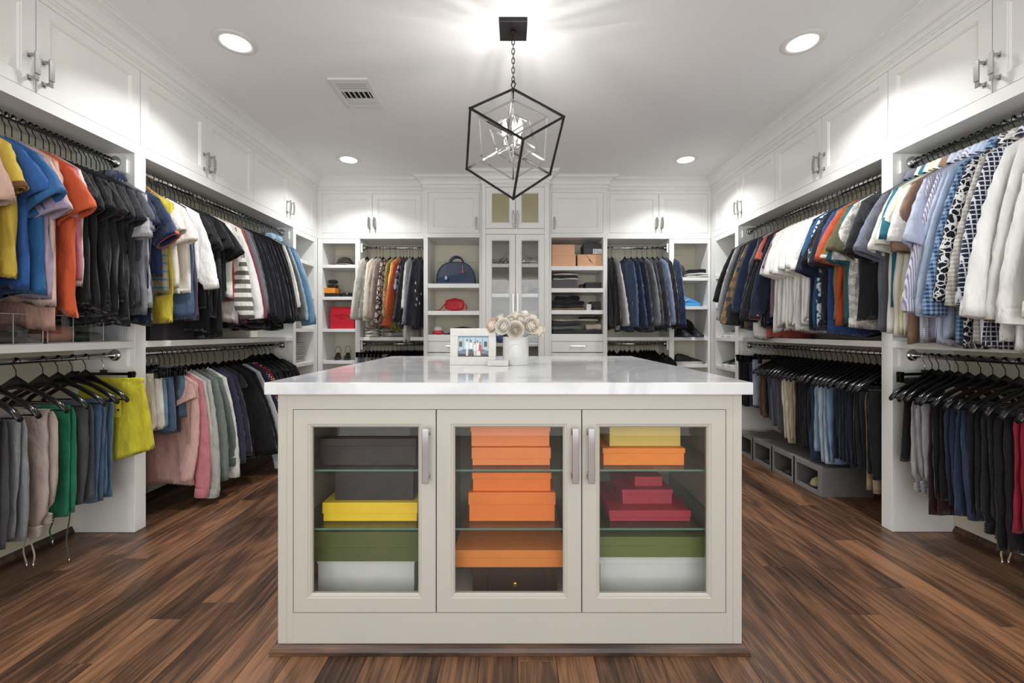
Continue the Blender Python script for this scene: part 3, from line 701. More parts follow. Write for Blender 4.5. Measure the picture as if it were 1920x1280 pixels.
def torso(rg, L, sh=SHW, w1=.215, w2=.225, t=.019, dip=.07, flare=0, quilt=0, nu=56, nv=20, wave=.010, vee=0, tilt=0, shift=0, zc=None):
    th = 2*PI*(np.arange(nu)+.5)/nu; c = np.cos(th); s = np.sin(th)
    xs = np.sign(c)*np.abs(c)**.8; ys = np.sign(s)*np.abs(s)**.55
    v = np.concatenate([[0, .015, .04, .08, .13], np.linspace(.18, 1, nv-5)])[:, None]
    w = np.interp(v, [0, .06, .28, .6, 1], [sh, sh+.006, w1, (w1+w2)/2, w2+flare])
    if zc is not None: x0 = sh*xs
    x0 = sh*xs[None, :]
    zt = prof_z(x0); nk = .078
    ins = np.abs(x0) < nk
    front = (ys[None, :] < 0)
    d = np.where(front, dip, .018)
    if vee: neckz = prof_z(nk)-d*(1-np.abs(x0)/nk)
    else: neckz = prof_z(nk)-d*np.sqrt(np.maximum(0, 1-(x0/nk)**2))
    zt = np.where(ins, neckz, zt)+.003
    ph = rg.uniform(0, 6.28)
    hem = -L+.012*np.sin(xs*rg.uniform(2, 5)+ph)[None, :]+tilt*xs[None, :]
    z = zt*(1-v)+hem*v
    tt = np.interp(v, [0, .02, .06, .16, .5, 1], [.003, .008, .014, t, t*1.05, t*.95])
    X = w*xs[None, :]+shift*v
    W1 = wav(rg, 3, 7, 20); W2 = wav(rg, 4, 30, 85); W3 = wav(rg, 2, 3, 9)
    sheet = wsum(W1, X+.15*z)*wave*np.clip((v-.05)*2.2, 0, 1.4)*2.0
    side = wsum(W2, X+.30*z)*.013*np.clip(v*3, 0, 1)*np.sign(ys)[None, :]
    y = tt*ys[None, :]+sheet+side
    X = X+.006*wsum(W3, z*3)*np.clip(v*3, 0, 1)
    if quilt: y = y+np.sign(ys)[None, :]*quilt*(np.abs(np.sin(z*PI/.075))**.6-.4)*np.clip(v*12, 0, 1); X = X+np.sign(xs)[None, :]*quilt*.6*(np.abs(np.sin(z*PI/.075))**.6)*np.abs(xs)[None, :]**4
    P = np.stack([X, y, z], -1)
    # turn the hem inwards
    last = P[-1].copy(); last[:, 1] = last[:, 1]*.8; last[:, 0] *= .99; last[:, 2] += .02
    P = np.concatenate([P, last[None]], 0)
    m = smooth_mb(); m.grid(P, True); return m
def sleeve(rg, sd, L, ang, r0=.095, r1=.085, t0=.016, t1=.024, yaw=0, nv=12, nu=20, sh=SHW, bend=0, cuff=0, wr=.007, puff=0, gather=0):
    """flattened tube from the shoulder; sd=+1 aisle side"""
    tip = np.array([sd*(sh-.006), 0, float(prof_z(np.array(sh-.006)))+.002])
    a0 = math.radians(ang); P = []
    pos = None; W1 = wav(rg, 3, 25, 70); th = 2*PI*np.arange(nu)/nu; ph = rg.uniform(0, 6)
    cpos = tip.copy(); ds = L/(nv-1)
    for j in range(nv):
        f = j/(nv-1); a = a0+math.radians(bend)*f+ .22*(1-f)*(-1 if ang > 60 else 0)
        ax = np.array([sd*math.cos(a), 0, -math.sin(a)]); n = np.array([-sd*math.sin(a), 0, -math.cos(a)])
        if j: cpos = cpos+ax*ds
        r = r0+(r1-r0)*f; t = t0+(t1-t0)*f
        if puff: r *= 1+puff*math.sin(PI*min(f*1.05, 1)); t *= 1+puff*1.6*math.sin(PI*f)
        if cuff and f > .93: r *= .82; t *= .8
        yc = yaw*f*L*1.0+.010*math.sin(ph+f*3)*f
        cc = cpos+n*r
        k = th*1.0
        rip = wr*wsum(W1, (cc[2]+.3*np.cos(k)*r)*1.6+k*.3)*min(1, f*4)
        ring = cc[None, :]+np.cos(k)[:, None]*n[None, :]*(-r)+np.stack([0*k, np.sign(np.sin(k))*np.abs(np.sin(k))**.8*(t+rip)+yc+rip*.8, 0*k], -1)
        if gather: ring = ring+n[None, :]*(gather*np.sin(k*4+ph)*math.sin(PI*f))[:, None]
        P.append(ring)
    P = np.array(P); inn = P[-1].copy(); cm = inn.mean(0); inn = cm+(inn-cm)*.82; inn2 = inn-(np.array([sd*math.cos(a), 0, -math.sin(a)])*.03)
    P = np.concatenate([P, inn[None], inn2[None]], 0)
    m = smooth_mb(); m.grid(P, True); return m
def band(rg, sd, L, ang, **k):
    """ring at the sleeve end (cuff): rebuild the last tenth slightly bigger"""
    return None
def collar_mb(h=.034, spread=.055, z0=-.098):
    m = smooth_mb(); nu = 28; P = []
    for r, ry, z in ((.062, .026, 0), (.056, .026, h), (.060, .030, h+.004), (.078, .036, .004), (.080, .038, -.006)):
        P.append([((r+.012*(k > nu*.6 and k < nu*.9))*math.cos(2*PI*k/nu), ry*math.sin(2*PI*k/nu), z0+z-(.022 if r > .07 else 0)*max(0, -math.sin(2*PI*k/nu))) for k in range(nu)])
    m.grid(P, True); return m
def ribband(P0, name='x'): pass

# hangers (shared meshes)
def hook_mesh():
    m = MB(); R = .0178; cz = -.0012; pts = []
    for a in range(-35, 200, 18): pts.append((R*math.cos(math.radians(a)), 0, cz+R*math.sin(math.radians(a))))
    pts += [(-R*.6, 0, cz-R*1.15), (-.001, 0, -.036), (0, 0, -.055), (0, 0, -.080)]
    m.tube(pts, .0019, 6); return m
def arms_mesh(broad=True, slim=False):
    m = MB(); m.smooth = True; pts = []; n = 17; P = []
    for i in range(n):
        u = -1+2*i/(n-1); x = .215*u; z = float(prof_z(np.array(abs(x))))-.008-(.014*max(0, abs(u)-.86)/.14)
        t = .0055+.012*abs(u)**2 if broad else .005; hh = .012+.018*max(0, 1-abs(u)*3.0) if broad else .006; t *= 1 if abs(u) < .95 else .7
        if slim: x *= .76; z -= .014; t = .0045; hh = .008+.010*max(0, 1-abs(u)*4)
        row = []
        for k in range(8):
            a = 2*PI*k/8; row.append((x, t*math.cos(a), z+hh*math.sin(a)))
        P.append(row)
    m.grid(P, True, True, True); return m
_h = hook_mesh().build('hook', HOOKM); HOOK = _h.data; bpy.data.objects.remove(_h)
_h = hook_mesh().build('hook', CHROME); HOOKC = _h.data; bpy.data.objects.remove(_h)
_h = arms_mesh().build('hanger_arms', HANGB); ARMS = _h.data; bpy.data.objects.remove(_h)
_h = arms_mesh(slim=True).build('hanger_arms', HANGB); ARMSS = _h.data; bpy.data.objects.remove(_h)
_h = arms_mesh().build('hanger_arms', basic('hanger_wood', 'B98C5A', .4)); ARMSW = _h.data; bpy.data.objects.remove(_h)
m = MB(); m.tube([(-.200, 0, -.203), (-.198, 0, -.212), (.198, 0, -.212), (.200, 0, -.203)], .0038, 8); _h = m.build('trouser_bar', HANGB); TBAR = _h.data; bpy.data.objects.remove(_h)
m = MB(); m.box(-.175, .175, -.005, .005, -.100, -.086); m.box(-.014, .014, -.007, .007, -.092, -.072); _h = m.build('clip_bar', HANGB, None, .002); CBAR = _h.data; bpy.data.objects.remove(_h)
m = MB(); m.box(-.011, .011, -.011, -.004, -.135, -.080); m.box(-.011, .011, .004, .011, -.135, -.080); m.box(-.011, .011, -.011, .011, -.104, -.088); _h = m.build('clip', HANGB); CLIP = _h.data; bpy.data.objects.remove(_h)
def mk(name, mesh, parent, loc=None):
    o = bpy.data.objects.new(name, mesh); COL.objects.link(o); o.parent = parent
    if loc: o.location = loc
    return o
def hanger(loc, rz, label, group, kind='suit', wood=False):
    t = thing('clothes_hanger', label, 'hanger', loc, rz, group)
    mk('hook', HOOKC if kind == 'clip' or wood else HOOK, t)
    if kind == 'clip':
        mk('clip_bar', CBAR, t)
        for s in (-.155, .155): mk('clip', CLIP, t, (s, 0, 0))
    else:
        mk('hanger_arms', ARMSW if wood else (ARMS if kind == 'trouser' else ARMSS), t)
        if kind == 'trouser': mk('trouser_bar', TBAR, t)
    return t

def darker(h, f): 
    c = [int(h[i:i+2], 16) for i in (0, 2, 4)]; return '%02X%02X%02X' % tuple(min(255, int(x*f)) for x in c)
def buttons(parent, pts, r, col, axis='y', metal=0):
    for p in pts:
        m = MB(); m.lathe([(.0003, -.0022), (r*.8, -.0022), (r, -.001), (r, .001)], 12, p, axis); m.build('button', basic('button_'+col+str(metal), col, .3, metal), parent)

def garment(kind, loc, rz, label, group, col, seed, pat=None, col2=None, sc=1.0, **k):
    rg = random.Random(seed); F_ = fabric(col, pat, col2, sc, k.pop('rough', .85))
    L = k.pop('L', .78); sl = k.pop('sl', None); ang = k.pop('ang', None); collar = k.pop('collar', False); cuffc = k.pop('cuffc', None)
    sw = k.pop('sw', 1.0); yaw = k.pop('yaw', 0.0); w = k.pop('w', 1.0); btn = k.pop('btn', None); hemc = k.pop('hemc', None); nm = k.pop('name', None); cat = k.pop('cat', None)
    names = {'tee': ('t_shirt', 't-shirt'), 'polo': ('polo_shirt', 'polo shirt'), 'shirt': ('button_shirt', 'shirt'), 'long': ('sweater', 'sweater'), 'jacket': ('jacket', 'jacket'), 'vest': ('puffer_vest', 'vest'), 'tank': ('sleeveless_top', 'top'), 'dress': ('dress', 'dress'), 'blouse': ('blouse', 'blouse')}
    n_, c_ = names[kind]; t = thing(nm or n_, label, cat or c_, loc, rz, group)
    sh = SHW; dip = .075
    if kind in ('tank', 'vest'): sh = .160
    if collar: dip = .05
    tk = k.pop('t', .019); q = k.pop('quilt', .006 if kind == 'vest' else 0)
    torso(rg, L, sh, .212*w, .225*w, tk, dip, quilt=q, vee=(kind == 'jacket'), **k).build('torso', F_, t)
    CF = fabric(cuffc) if cuffc else F_
    if kind in ('tee', 'polo', 'blouse', 'dress') or (kind == 'shirt' and (sl or .6) < .4):
        S = sl or .18; A = ang or 52
        for sd in (1, -1):
            a = A+rg.uniform(-5, 5) if sd > 0 else 84
            yy = (yaw+rg.uniform(-.25, .1)) if sd > 0 else 0
            sp = dict(r0=.098*sw, r1=.088*sw, t0=.014, t1=.024+.01*rg.random(), yaw=yy, bend=14 if sd > 0 else 0)
            if kind == 'blouse': sp.update(puff=.25, gather=.006, r1=.075*sw)
            sleeve(rg, sd, S, a, **sp).build('sleeve', F_, t)
            if cuffc: sleeve(random.Random(seed+7*sd), sd, S+.004, a, **{**sp, 'r0': .0985*sw, 'r1': .0895*sw}) and cuffring(t, sd, S, a, sp, CF)
    elif kind in ('long', 'jacket', 'shirt'):
        S = sl or .62
        for sd in (1, -1):
            a = 79+((ang or 76)-78)*.35+rg.uniform(-2, 2) if sd > 0 else 88
            yy = (yaw+rg.uniform(-.08, .04)) if sd > 0 else 0
            thick = .026 if kind == 'jacket' else .021
            sleeve(rg, sd, S, a, r0=.098*sw, r1=(.066 if kind == 'jacket' else .052)*sw, t0=.014, t1=thick, yaw=yy, bend=6 if sd > 0 else 0, nv=20, cuff=1 if kind == 'long' else 0, wr=.010).build('sleeve', F_, t)
            if sd > 0 and kind in ('shirt', 'long') or (sd > 0 and cuffc): cuffring(t, sd, S, a, dict(r1=(.066 if kind == 'jacket' else .052)*sw*(.84 if kind == 'long' else 1), t1=thick*(.9), yaw=yy, bend=6, r0=.098*sw), CF, .055 if kind != 'jacket' else .02)
    if collar: 
        collar_mb().build('collar', CF if cuffc and collar == 2 else F_, t)
    if btn: 
        buttons(t, [(rg.uniform(-.004, .004)+.0, -tk-.012, -.17-.085*i) for i in range(6)], .0055, btn)
    if kind in ('tee', 'blouse', 'long', 'dress') and not collar:
        m = smooth_mb(); P = []
        for r, dz in ((1.03, .001), (.93, -.001)):
            P.append([(.079*r*math.cos(a), .006*math.sin(a), float(prof_z(np.array(.078)))+.005+dz-(dip*abs(math.sin(a)) if math.sin(a) < 0 else .016*math.sin(a))*(1 if r > 1 else .9)) for a in [2*PI*i/24 for i in range(24)]])
        m.grid(P, True); m.build('neckband', CF if cuffc else F_, t)
    if hemc:
        pass
    return t
def cuffring(t, sd, S, A, sp, mat, h=.022):
    """band that follows the end of the sleeve"""
    nv = 12; a0 = math.radians(A); sh = SHW
    c = np.array([sd*(sh-.006), 0, float(prof_z(np.array(sh-.006)))+.002]); ds = S/(nv-1)
    for j in range(1, nv):
        f = j/(nv-1); a = a0+math.radians(sp['bend'])*f+.22*(1-f)*(-1 if A > 60 else 0); ax = np.array([sd*math.cos(a), 0, -math.sin(a)]); c = c+ax*ds
    n = np.array([-sd*math.sin(a), 0, -math.cos(a)]); cc = c+n*sp['r1']; m = smooth_mb(); P = []
    for o, r_ in ((-h, 1.03), (-h*.5, 1.06), (0, 1.05), (.003, 1.0), (-.01, .8)):
        ctr = cc+ax*o; yc = sp['yaw']*S*(1+o/S)
        P.append([tuple(ctr-n*math.cos(k)*sp['r1']*r_+np.array([0, math.sin(k)*(sp['t1']+.004)*r_+yc, 0])) for k in [2*PI*i/20 for i in range(20)]])
    m.grid(P, True); m.build('cuff', mat, t)

def trousers(loc, rz, label, group, col, seed, L=.5, w=.115, cx=.03, pat=None, col2=None, sc=1.0, cuff=False, string=None, name='trousers', t=.019, top=-.214, flare=0, rough=.88, cuffn=1, dl=.03):
    rg = random.Random(seed); M = fabric(col, pat, col2, sc, rough); g = thing(name, label, name.replace('_', ' '), loc, rz, group)
    for i, sy in enumerate((-1, 1)):
        nu, nv = 40, 18; th = 2*PI*np.arange(nu)/nu; c = np.cos(th); s = np.sin(th); xs = np.sign(c)*np.abs(c)**.85; ys = np.sign(s)*np.abs(s)**.7
        v = np.linspace(0, 1, nv)[:, None]; Lk = L+(dl if sy > 0 else 0)*rg.uniform(-1, 1)
        ww = w*np.interp(v, [0, .1, .6, 1], [.93, 1, .96, .86+flare]); 
        if cuff: ww = ww*np.interp(v, [0, .80, .90, .93, 1], [1, 1.04, 1.02, .84, .80])
        W1 = wav(rg, 3, 45, 110); W3 = wav(rg, 2, 12, 25); W2 = wav(rg, 2, 5, 12)
        X = cx+ww*xs[None, :]+.006*np.sin(v*rg.uniform(2.5, 5)+rg.uniform(0, 6))+.0035*wsum(W2, v*2.2)*xs[None, :]
        Z = top+.004-(Lk)*v+np.abs(xs)[None, :]*0
        tk = t*np.interp(v, [0, .06, .3, 1], [.25, .75, 1, 1.1 if not cuff else .9])
        Y = sy*(.004+t*.62*np.interp(v, [0, .1, 1], [.2, .8, 1]))+tk*ys[None, :]*.62+(.0075*wsum(W1, X+.12*Z)*np.sign(ys)[None, :]*np.abs(ys)[None, :]+.008*wsum(W3, X+.2*Z))*np.clip(v*4, .25, 1)
        if cuff: Y = Y+.0022*np.sin(v*nv*2.4)*np.sign(ys)[None, :]*np.clip((v-.9)*20, 0, 1)
        m = smooth_mb(); m.grid(np.stack([X, Y, Z+0*X], -1), True, True, True); leg = m.build('trouser_leg', M, g)
        if cuff:
            m = smooth_mb(); P = []
            nb = 9
            for j in range(nb):
                f = j/(nb-1); zz = top+.004-Lk-.045*f+.006; rr = .80+.03*math.sin(j*PI)+(.05 if j % 2 else 0)
                P.append([(cx+w*rr*xs[k]*.96, sy*(.004+t*.62)+t*.62*(1.05+(.14 if j % 2 else 0))*ys[k], zz) for k in range(nu)])
            m.grid(P, True, True, True); m.build('ribbed_cuff', M, leg)
    # the waist folded over the bar
    m = smooth_mb(); P = []
    for x in np.linspace(cx-w*.92, cx+w*.92, 7):
        P.append([(x, (.0075)*math.sin(a), top+(.009)*math.cos(a)-.001) for a in [2*PI*i/10 for i in range(10)]])
    m.grid(P, True, True, True); m.build('bar_fold', M, g)
    if string:
        for q in range(string[2] if len(string) > 2 else 1):
            m = MB(); x = cx+w*.3+q*.03; l = string[1]; pts = [(x+.008*math.sin(i*.7+q*2), -.02, top-L+.02-l*i/10) for i in range(11)]
            m.tube(pts, .003, 6); ds = m.build('drawstring', fabric(string[0]), g)
            m = MB(); m.tube([pts[-1], (pts[-1][0], -.02, pts[-1][2]-.02)], .0034, 6); m.build('string_tip', CHROME, ds)
    return g
def shorts(loc, rz, label, group, col, seed, L=.33, w=.17, w2=None, pat=None, col2=None, sc=1.0, name='shorts', t=.02, top=-.118, pocket=False, wb=True, cx=0, rough=.88, tilt=0):
    """shorts / skirt clipped at the waist"""
    rg = random.Random(seed); M = fabric(col, pat, col2, sc, rough); w2 = w2 or w*1.12; g = thing(name, label, name, loc, rz, group)
    nu, nv = 44, 18; th = 2*PI*np.arange(nu)/nu; c = np.cos(th); s = np.sin(th); xs = np.sign(c)*np.abs(c)**.8; ys = np.sign(s)*np.abs(s)**.6
    v = np.linspace(0, 1, nv)[:, None]; ww = w+(w2-w)*v**.8; W1 = wav(rg, 3, 14, 34); W2 = wav(rg, 3, 40, 90)
    X = cx+ww*xs[None, :]; Z = top-L*v+tilt*xs[None, :]*v+.012*np.sin(xs*3+rg.random()*6)[None, :]*v
    Y = t*np.interp(v, [0, .08, .5, 1], [.35, .7, 1, 1.15])*ys[None, :]+.010*wsum(W1, X+.2*Z)*np.clip(v*2, .15, 1)+.006*wsum(W2, X+.1*Z)*np.sign(ys)[None, :]
    if name == 'skirt' : Y = Y+.008*np.sin(X*95)*np.sign(ys)[None, :]*v
    P = np.stack([X, Y, Z], -1); last = P[-1].copy(); last[:, 1] *= .7; last[:, 2] += .03; P = np.concatenate([P, last[None]])
    m = smooth_mb(); m.grid(P, True, True, False); m.build('body', M, g)
    if wb:
        m = smooth_mb(); P = []
        for f, e in ((0, .98), (.1, 1.03), (.5, 1.05), (.9, 1.03), (1, .98)):
            P.append([(cx+w*e*.99*xs[k], (t*.55+.004*(1 if k % 2 else 0))*e*ys[k]+.002, top+.006-.036*f) for k in range(nu)])
        m.grid(P, True, True, True); m.build('waistband', M, g)
    if pocket:
        m = smooth_mb(); P = [[(cx+.02+.075*i/6, -t*1.25-.009*math.sin(PI*i/6)-.002, top-.075-.115*j/6+.004*math.sin(i)) for i in range(7)] for j in range(7)]
        m.grid(P, False); m.build('patch_pocket', M, g); buttons(g, [(cx+.085, -t*1.25-.011, top-.155)], .006, '4A4433', 'y', 1)
        sleeve_hem = smooth_mb(); 
    return g
# ================================================================ WHAT HANGS ON THE RAILS
RODX = FX+RODD
seedc = [100]
def hang(bay, d, kind, label, col, kw=None, hk=None):
    """bay: L/R + U/L (side wall upper / lower rail) or BL/BR + u/l; d: distance along the rail"""
    seedc[0] += 1; sd_ = seedc[0]; rg = random.Random(sd_); kw = dict(kw or {}); rot = math.radians(kw.pop('rot', rg.uniform(-4, 4)))
    side = bay[0]; up = bay[-1] in 'Uu'
    if side in 'LR':
        z = ROD_U if up else ROD_L; z += .0145+.0012+.0012-.0178+.0
        loc = ((-RODX if side == 'L' else RODX), d, z); mir = side == 'R'; rz = rot if not mir else -rot
    else:
        z = (1.978 if up else .953); z += .0145+.0024-.0178; loc = (d, FY+RODD, z); mir = bay[1] == 'L'
        rz = (PI/2-rot) if mir else (-PI/2+rot)
    grp = {'LU': 'garments on the upper left rails', 'LL': 'garments on the lower left rails', 'RU': 'garments on the upper right rails', 'RL': 'garments on the lower right rails', 'BLu': 'jackets on the back left rail', 'BRu': 'blazers on the back right rail', 'BLl': 'garments on the lower back rails', 'BRl': 'garments on the lower back rails'}[bay]
    wood = kw.pop('wood', False); g = None
    if len(label.split()) < 5 or (kind != 'none' and len(label.split()) < 4): label += {'LU': ' on the upper left rail', 'LL': ' on the lower left rail', 'RU': ' on the upper right rail', 'RL': ' on the lower right rail', 'BLu': ' on the back left rail', 'BRu': ' on the back right rail'}.get(bay, ' on the lower back rail')
    if kind == 'none': pass
    elif kind == 'pants': g = trousers(loc, rz, label, grp, col, sd_, **kw)
    elif kind in ('shorts', 'skirt'): g = shorts(loc, rz, label, grp, col, sd_, name=kind, **kw)
    else: g = garment(kind, loc, rz, label, grp, col, sd_, **kw)
    if g is not None and mir: g.scale.x = -1
    hkind = hk or ('trouser' if kind in ('pants', 'none') else 'clip' if kind in ('shorts', 'skirt') else 'suit')
    hl = label if kind == 'none' else 'hanger carrying the '+label
    return hanger(loc, rz if not (side == 'B' and mir) else rz, hl, {'LU': 'hangers on the upper left rails', 'LL': 'hangers on the lower left rails', 'RU': 'hangers on the upper right rails', 'RL': 'hangers on the lower right rails'}.get(bay, 'hangers on the back rails'), hkind, wood), g
D_ = lambda **k: k
BLK = '1B1A1E'; NAVY = '1E2438'
# ---- upper left, near bay
for a in [
 (1.50, 'dress', 'long blue dress at the picture edge', '2C63BE', D_(L=.98, flare=.03)),
 (1.555, 'tee', 'black flared top at the picture edge', '19181B', D_(L=.74, flare=.06, sl=.14)),
 (1.565, 'blouse', 'crinkled blush puff-sleeve blouse', 'CDA28E', D_(L=.80, sl=.27, ang=66, sw=1.05)),
 (1.645, 'tee', 'yellow t-shirt with brown cuffs', 'EAC63C', D_(L=.70, cuffc='7A4A28', sl=.20)),
 (1.69, 'tee', 'royal blue t-shirt behind the yellow one', '2F66BD', D_(L=.76, sl=.19)),
 (1.745, 'tee', 'cobalt blue t-shirt with the widest sleeve', '2A70B3', D_(L=.77, sl=.22, ang=38, sw=1.1)),
 (1.785, 'tee', 'lilac t-shirt behind the cobalt blue one', 'AE9CB8', D_(L=.77, sl=.25, ang=56, sw=1.05)),
 (1.81, 'tee', 'pale shell pink t-shirt behind the lilac one', 'DDBCAE', D_(L=.80, sl=.24, ang=60)),
 (1.835, 'tee', 'long blush pink t-shirt reaching the acrylic box', 'D9A592', D_(L=.90, sl=.17, w=.88, ang=70)),
 (1.87, 'tee', 'bright orange t-shirt', 'F4602E', D_(L=.83, sl=.23, ang=50, sw=1.05, tilt=-.03, w=1.05)),
 (1.90, 'tee', 'candy pink t-shirt behind the orange one', 'DE7C8E', D_(L=.70, sl=.24, ang=80, sw=.8)),
 (1.925, 'tee', 'off-white t-shirt in front of the black ones', 'E3D6C9', D_(L=.72, sl=.18)),
]: hang('LU', *a)
for k in range(10):
    c = ['1D1C1F', '201F23', '18171A', '222126', '1C1B1E', '26252A', '19181B', '232227', '1F1E22', '2A2A2F'][k]
    hang('LU', 1.958+.0245*k, 'tee', f'black t-shirt, {ORD[k]} in the black row after the off-white one', c, D_(L=.78+.03*(k % 3)+(.04 if k > 6 else 0), sl=.17+.02*(k % 2), ang=50+3*(k % 3)))
for a in [
 (2.205, 'tee', 'charcoal t-shirt beside the heather grey ones', '3A3A40', D_(L=.80, sl=.18)),
 (2.225, 'tee', 'slate grey t-shirt before the heather grey pair', '50525A', D_(L=.78, sl=.18)),
 (2.248, 'tee', 'mid heather grey t-shirt', '8D8E93', D_(L=.84, pat='heather', col2='6E7076', sl=.22, ang=62)),
 (2.268, 'tee', 'pale heather grey t-shirt by the divider', 'B3B3B6', D_(L=.80, pat='heather', col2='8E8F95', sl=.26, ang=66)),
 (2.290, 'polo', 'dark navy polo shirt against the near left divider', '1B2648', D_(L=.88, sl=.20, collar=True)),
]: hang('LU', *a)
# ---- upper left, far bay
for a in [
 (2.405, 'blouse', 'navy knit top with orange striped cuffs', '22355F', D_(L=.62, sl=.25, ang=52, cuffc='D8603A', w=.95, rot=-12)),
 (2.425, 'tank', 'tan knit top with thin blue stripes', '9C8664', D_(L=.72, pat='thinstripe', col2='3E7D9C', rot=-8, w=.95)),
 (2.45, 'dress', 'lemon yellow dress below the striped knit', 'E6CF2F', D_(L=.86, sl=.12, ang=80, w=.9)),
 (2.50, 'blouse', 'cream short puff-sleeve blouse on a wooden hanger', 'E8DFD0', D_(L=.66, sl=.20, ang=48, sw=1.1, wood=True, rot=-10)),
 (2.54, 'blouse', 'ivory ribbed blouse behind the cream one', 'EDE6DA', D_(L=.68, sl=.21, ang=55, pat='vstripe', col2='DDD2C2')),
 (2.575, 'tank', 'faded denim sleeveless top', '56708F', D_(L=.84, pat='denim', col2='3C5473')),
 (2.60, 'tank', 'dusky purple sleeveless top', '4B4058', D_(L=.84)),
 (2.64, 'long', 'white long-sleeved top near the black tops', 'F0EFEC', D_(L=.62, sl=.48, ang=76)),
]: hang('LU', *a)
for k in range(7):
    hang('LU', 2.68+.034*k, ['tee', 'dress', 'tee', 'long', 'dress', 'tee', 'blouse'][k], f'black top, {ORD[k]} of the seven before the red one', ['1A191C', '141316', '212024', '19181B', '161518', '1E1D20', '131215'][k], D_(L=[.78, .92, .80, .82, .96, .7, .66][k], sl=[.2, .15, .22, .42, .14, .2, .24][k], ang=[55, 60, 55, 78, 60, 52, 44][k]))
for a in [
 (2.93, 'tee', 'white top with red side flash', 'E9E6E2', D_(L=.68, sl=.16, ang=70)),
 (2.955, 'tank', 'scarlet red sleeveless top', 'E3331F', D_(L=.70, w=.98)),
 (2.975, 'shirt', 'cream blouse hanging below the red top', 'D8CFC6', D_(L=.86, sl=.55)),
 (3.01, 'long', 'grey and white striped sweater', '6A665F', D_(L=.72, sl=.66, ang=78, pat='stripe', col2='E8E4DC', sc=.9, sw=1.12, yaw=-.08)),
 (3.05, 'long', 'white sweater beside the striped one', 'EEECE8', D_(L=.76, sl=.66, ang=72, sw=1.15)),
 (3.085, 'long', 'burnt orange fine sweater', 'C9633A', D_(L=.74, sl=.3, ang=70)),
 (3.11, 'long', 'raspberry pink long sweater', '8E3E56', D_(L=.86, sl=.66)),
 (3.145, 'long', 'heather grey sweater beside the raspberry one', '8B8B90', D_(L=.74, pat='heather', col2='66676C', sl=.60)),
 (3.18, 'long', 'steel grey sweater before the black jackets', '5E5F68', D_(L=.80, pat='heather', col2='45464E', sl=.62)),
]: hang('LU', *a)
for k in range(8):
    hang('LU', 3.225+.053*k, ['long', 'jacket', 'long'][k % 3], f'black long-sleeved garment, {ORD[k]} of the dark row before the denim', ['1F1E23', '262530', '1A191D', '1D1C22', '22212A', '18171B', '1F1E24', '17161A'][k], D_(L=.84+.02*(k % 4), sl=.64+.02*(k % 3), sw=1.05))
for a in [
 (3.655, 'shirt', 'thin white shirt between black and olive', 'E8E6E0', D_(L=.80, sl=.55)),
 (3.69, 'shirt', 'olive grey shirt before the denim jackets', '5B5B52', D_(L=.84, sl=.66)),
 (3.735, 'shirt', 'light blue denim shirt', '7FA0BE', D_(L=.84, pat='denim', col2='A9C3D8', sl=.66, collar=True)),
 (3.785, 'shirt', 'washed mid blue denim jacket with frayed cuff', '4E7CA8', D_(L=.80, pat='denim', col2='86ADCB', sl=.70, sw=1.2, ang=70, collar=True)),
 (3.845, 'shirt', 'pale blue denim shirt beside the corner shelves', '6F96B8', D_(L=.76, pat='denim', col2='9EBDD3', sl=.66, collar=True)),
]: hang('LU', *a)
# ---- lower left, near bay
for a in [
 (1.62, 'pants', 'charcoal sweatpants at the left picture edge', '3C3B42', D_(L=.60, cuff=True, w=.12)),
 (1.69, 'pants', 'dark grey sweatpants at the left picture edge', '47464C', D_(L=.54, w=.12)),
 (1.755, 'pants', 'heather grey sweatpants beside the beige pair', '8F9094', D_(L=.50, pat='heather', col2='73757A', w=.12, cuff=False)),
 (1.85, 'pants', 'beige sweatpants with dangling drawstrings', 'B5A296', D_(L=.50, w=.135, cuff=True, string=('B5A296', .17, 2), t=.028, cx=.02, dl=.05)),
 (1.955, 'pants', 'emerald green sweatpants', '1E8A60', D_(L=.50, w=.115, string=('1A6E4C', .12), cuff=False)),
 (2.02, 'pants', 'slate grey sweatpants with long drawstring', '4C4C50', D_(L=.47, w=.12, string=('5A5A5E', .27), t=.026)),
 (2.085, 'pants', 'blue jeans beside the yellow shorts', '3F5C80', D_(L=.49, pat='denim', col2='5B7BA0', w=.115)),
]: hang('LL', *a)
hang('LL', 2.15, 'pants', 'washed blue jeans behind the first blue pair', '4A688C', D_(L=.47, pat='denim', col2='6A89AC', w=.10))
hang('LL', 2.245, 'shorts', 'bright yellow sweat shorts with patch pocket', 'EADB22', D_(L=.42, w=.165, w2=.225, pocket=True, rot=-3, t=.030, cx=.045, tilt=.04))
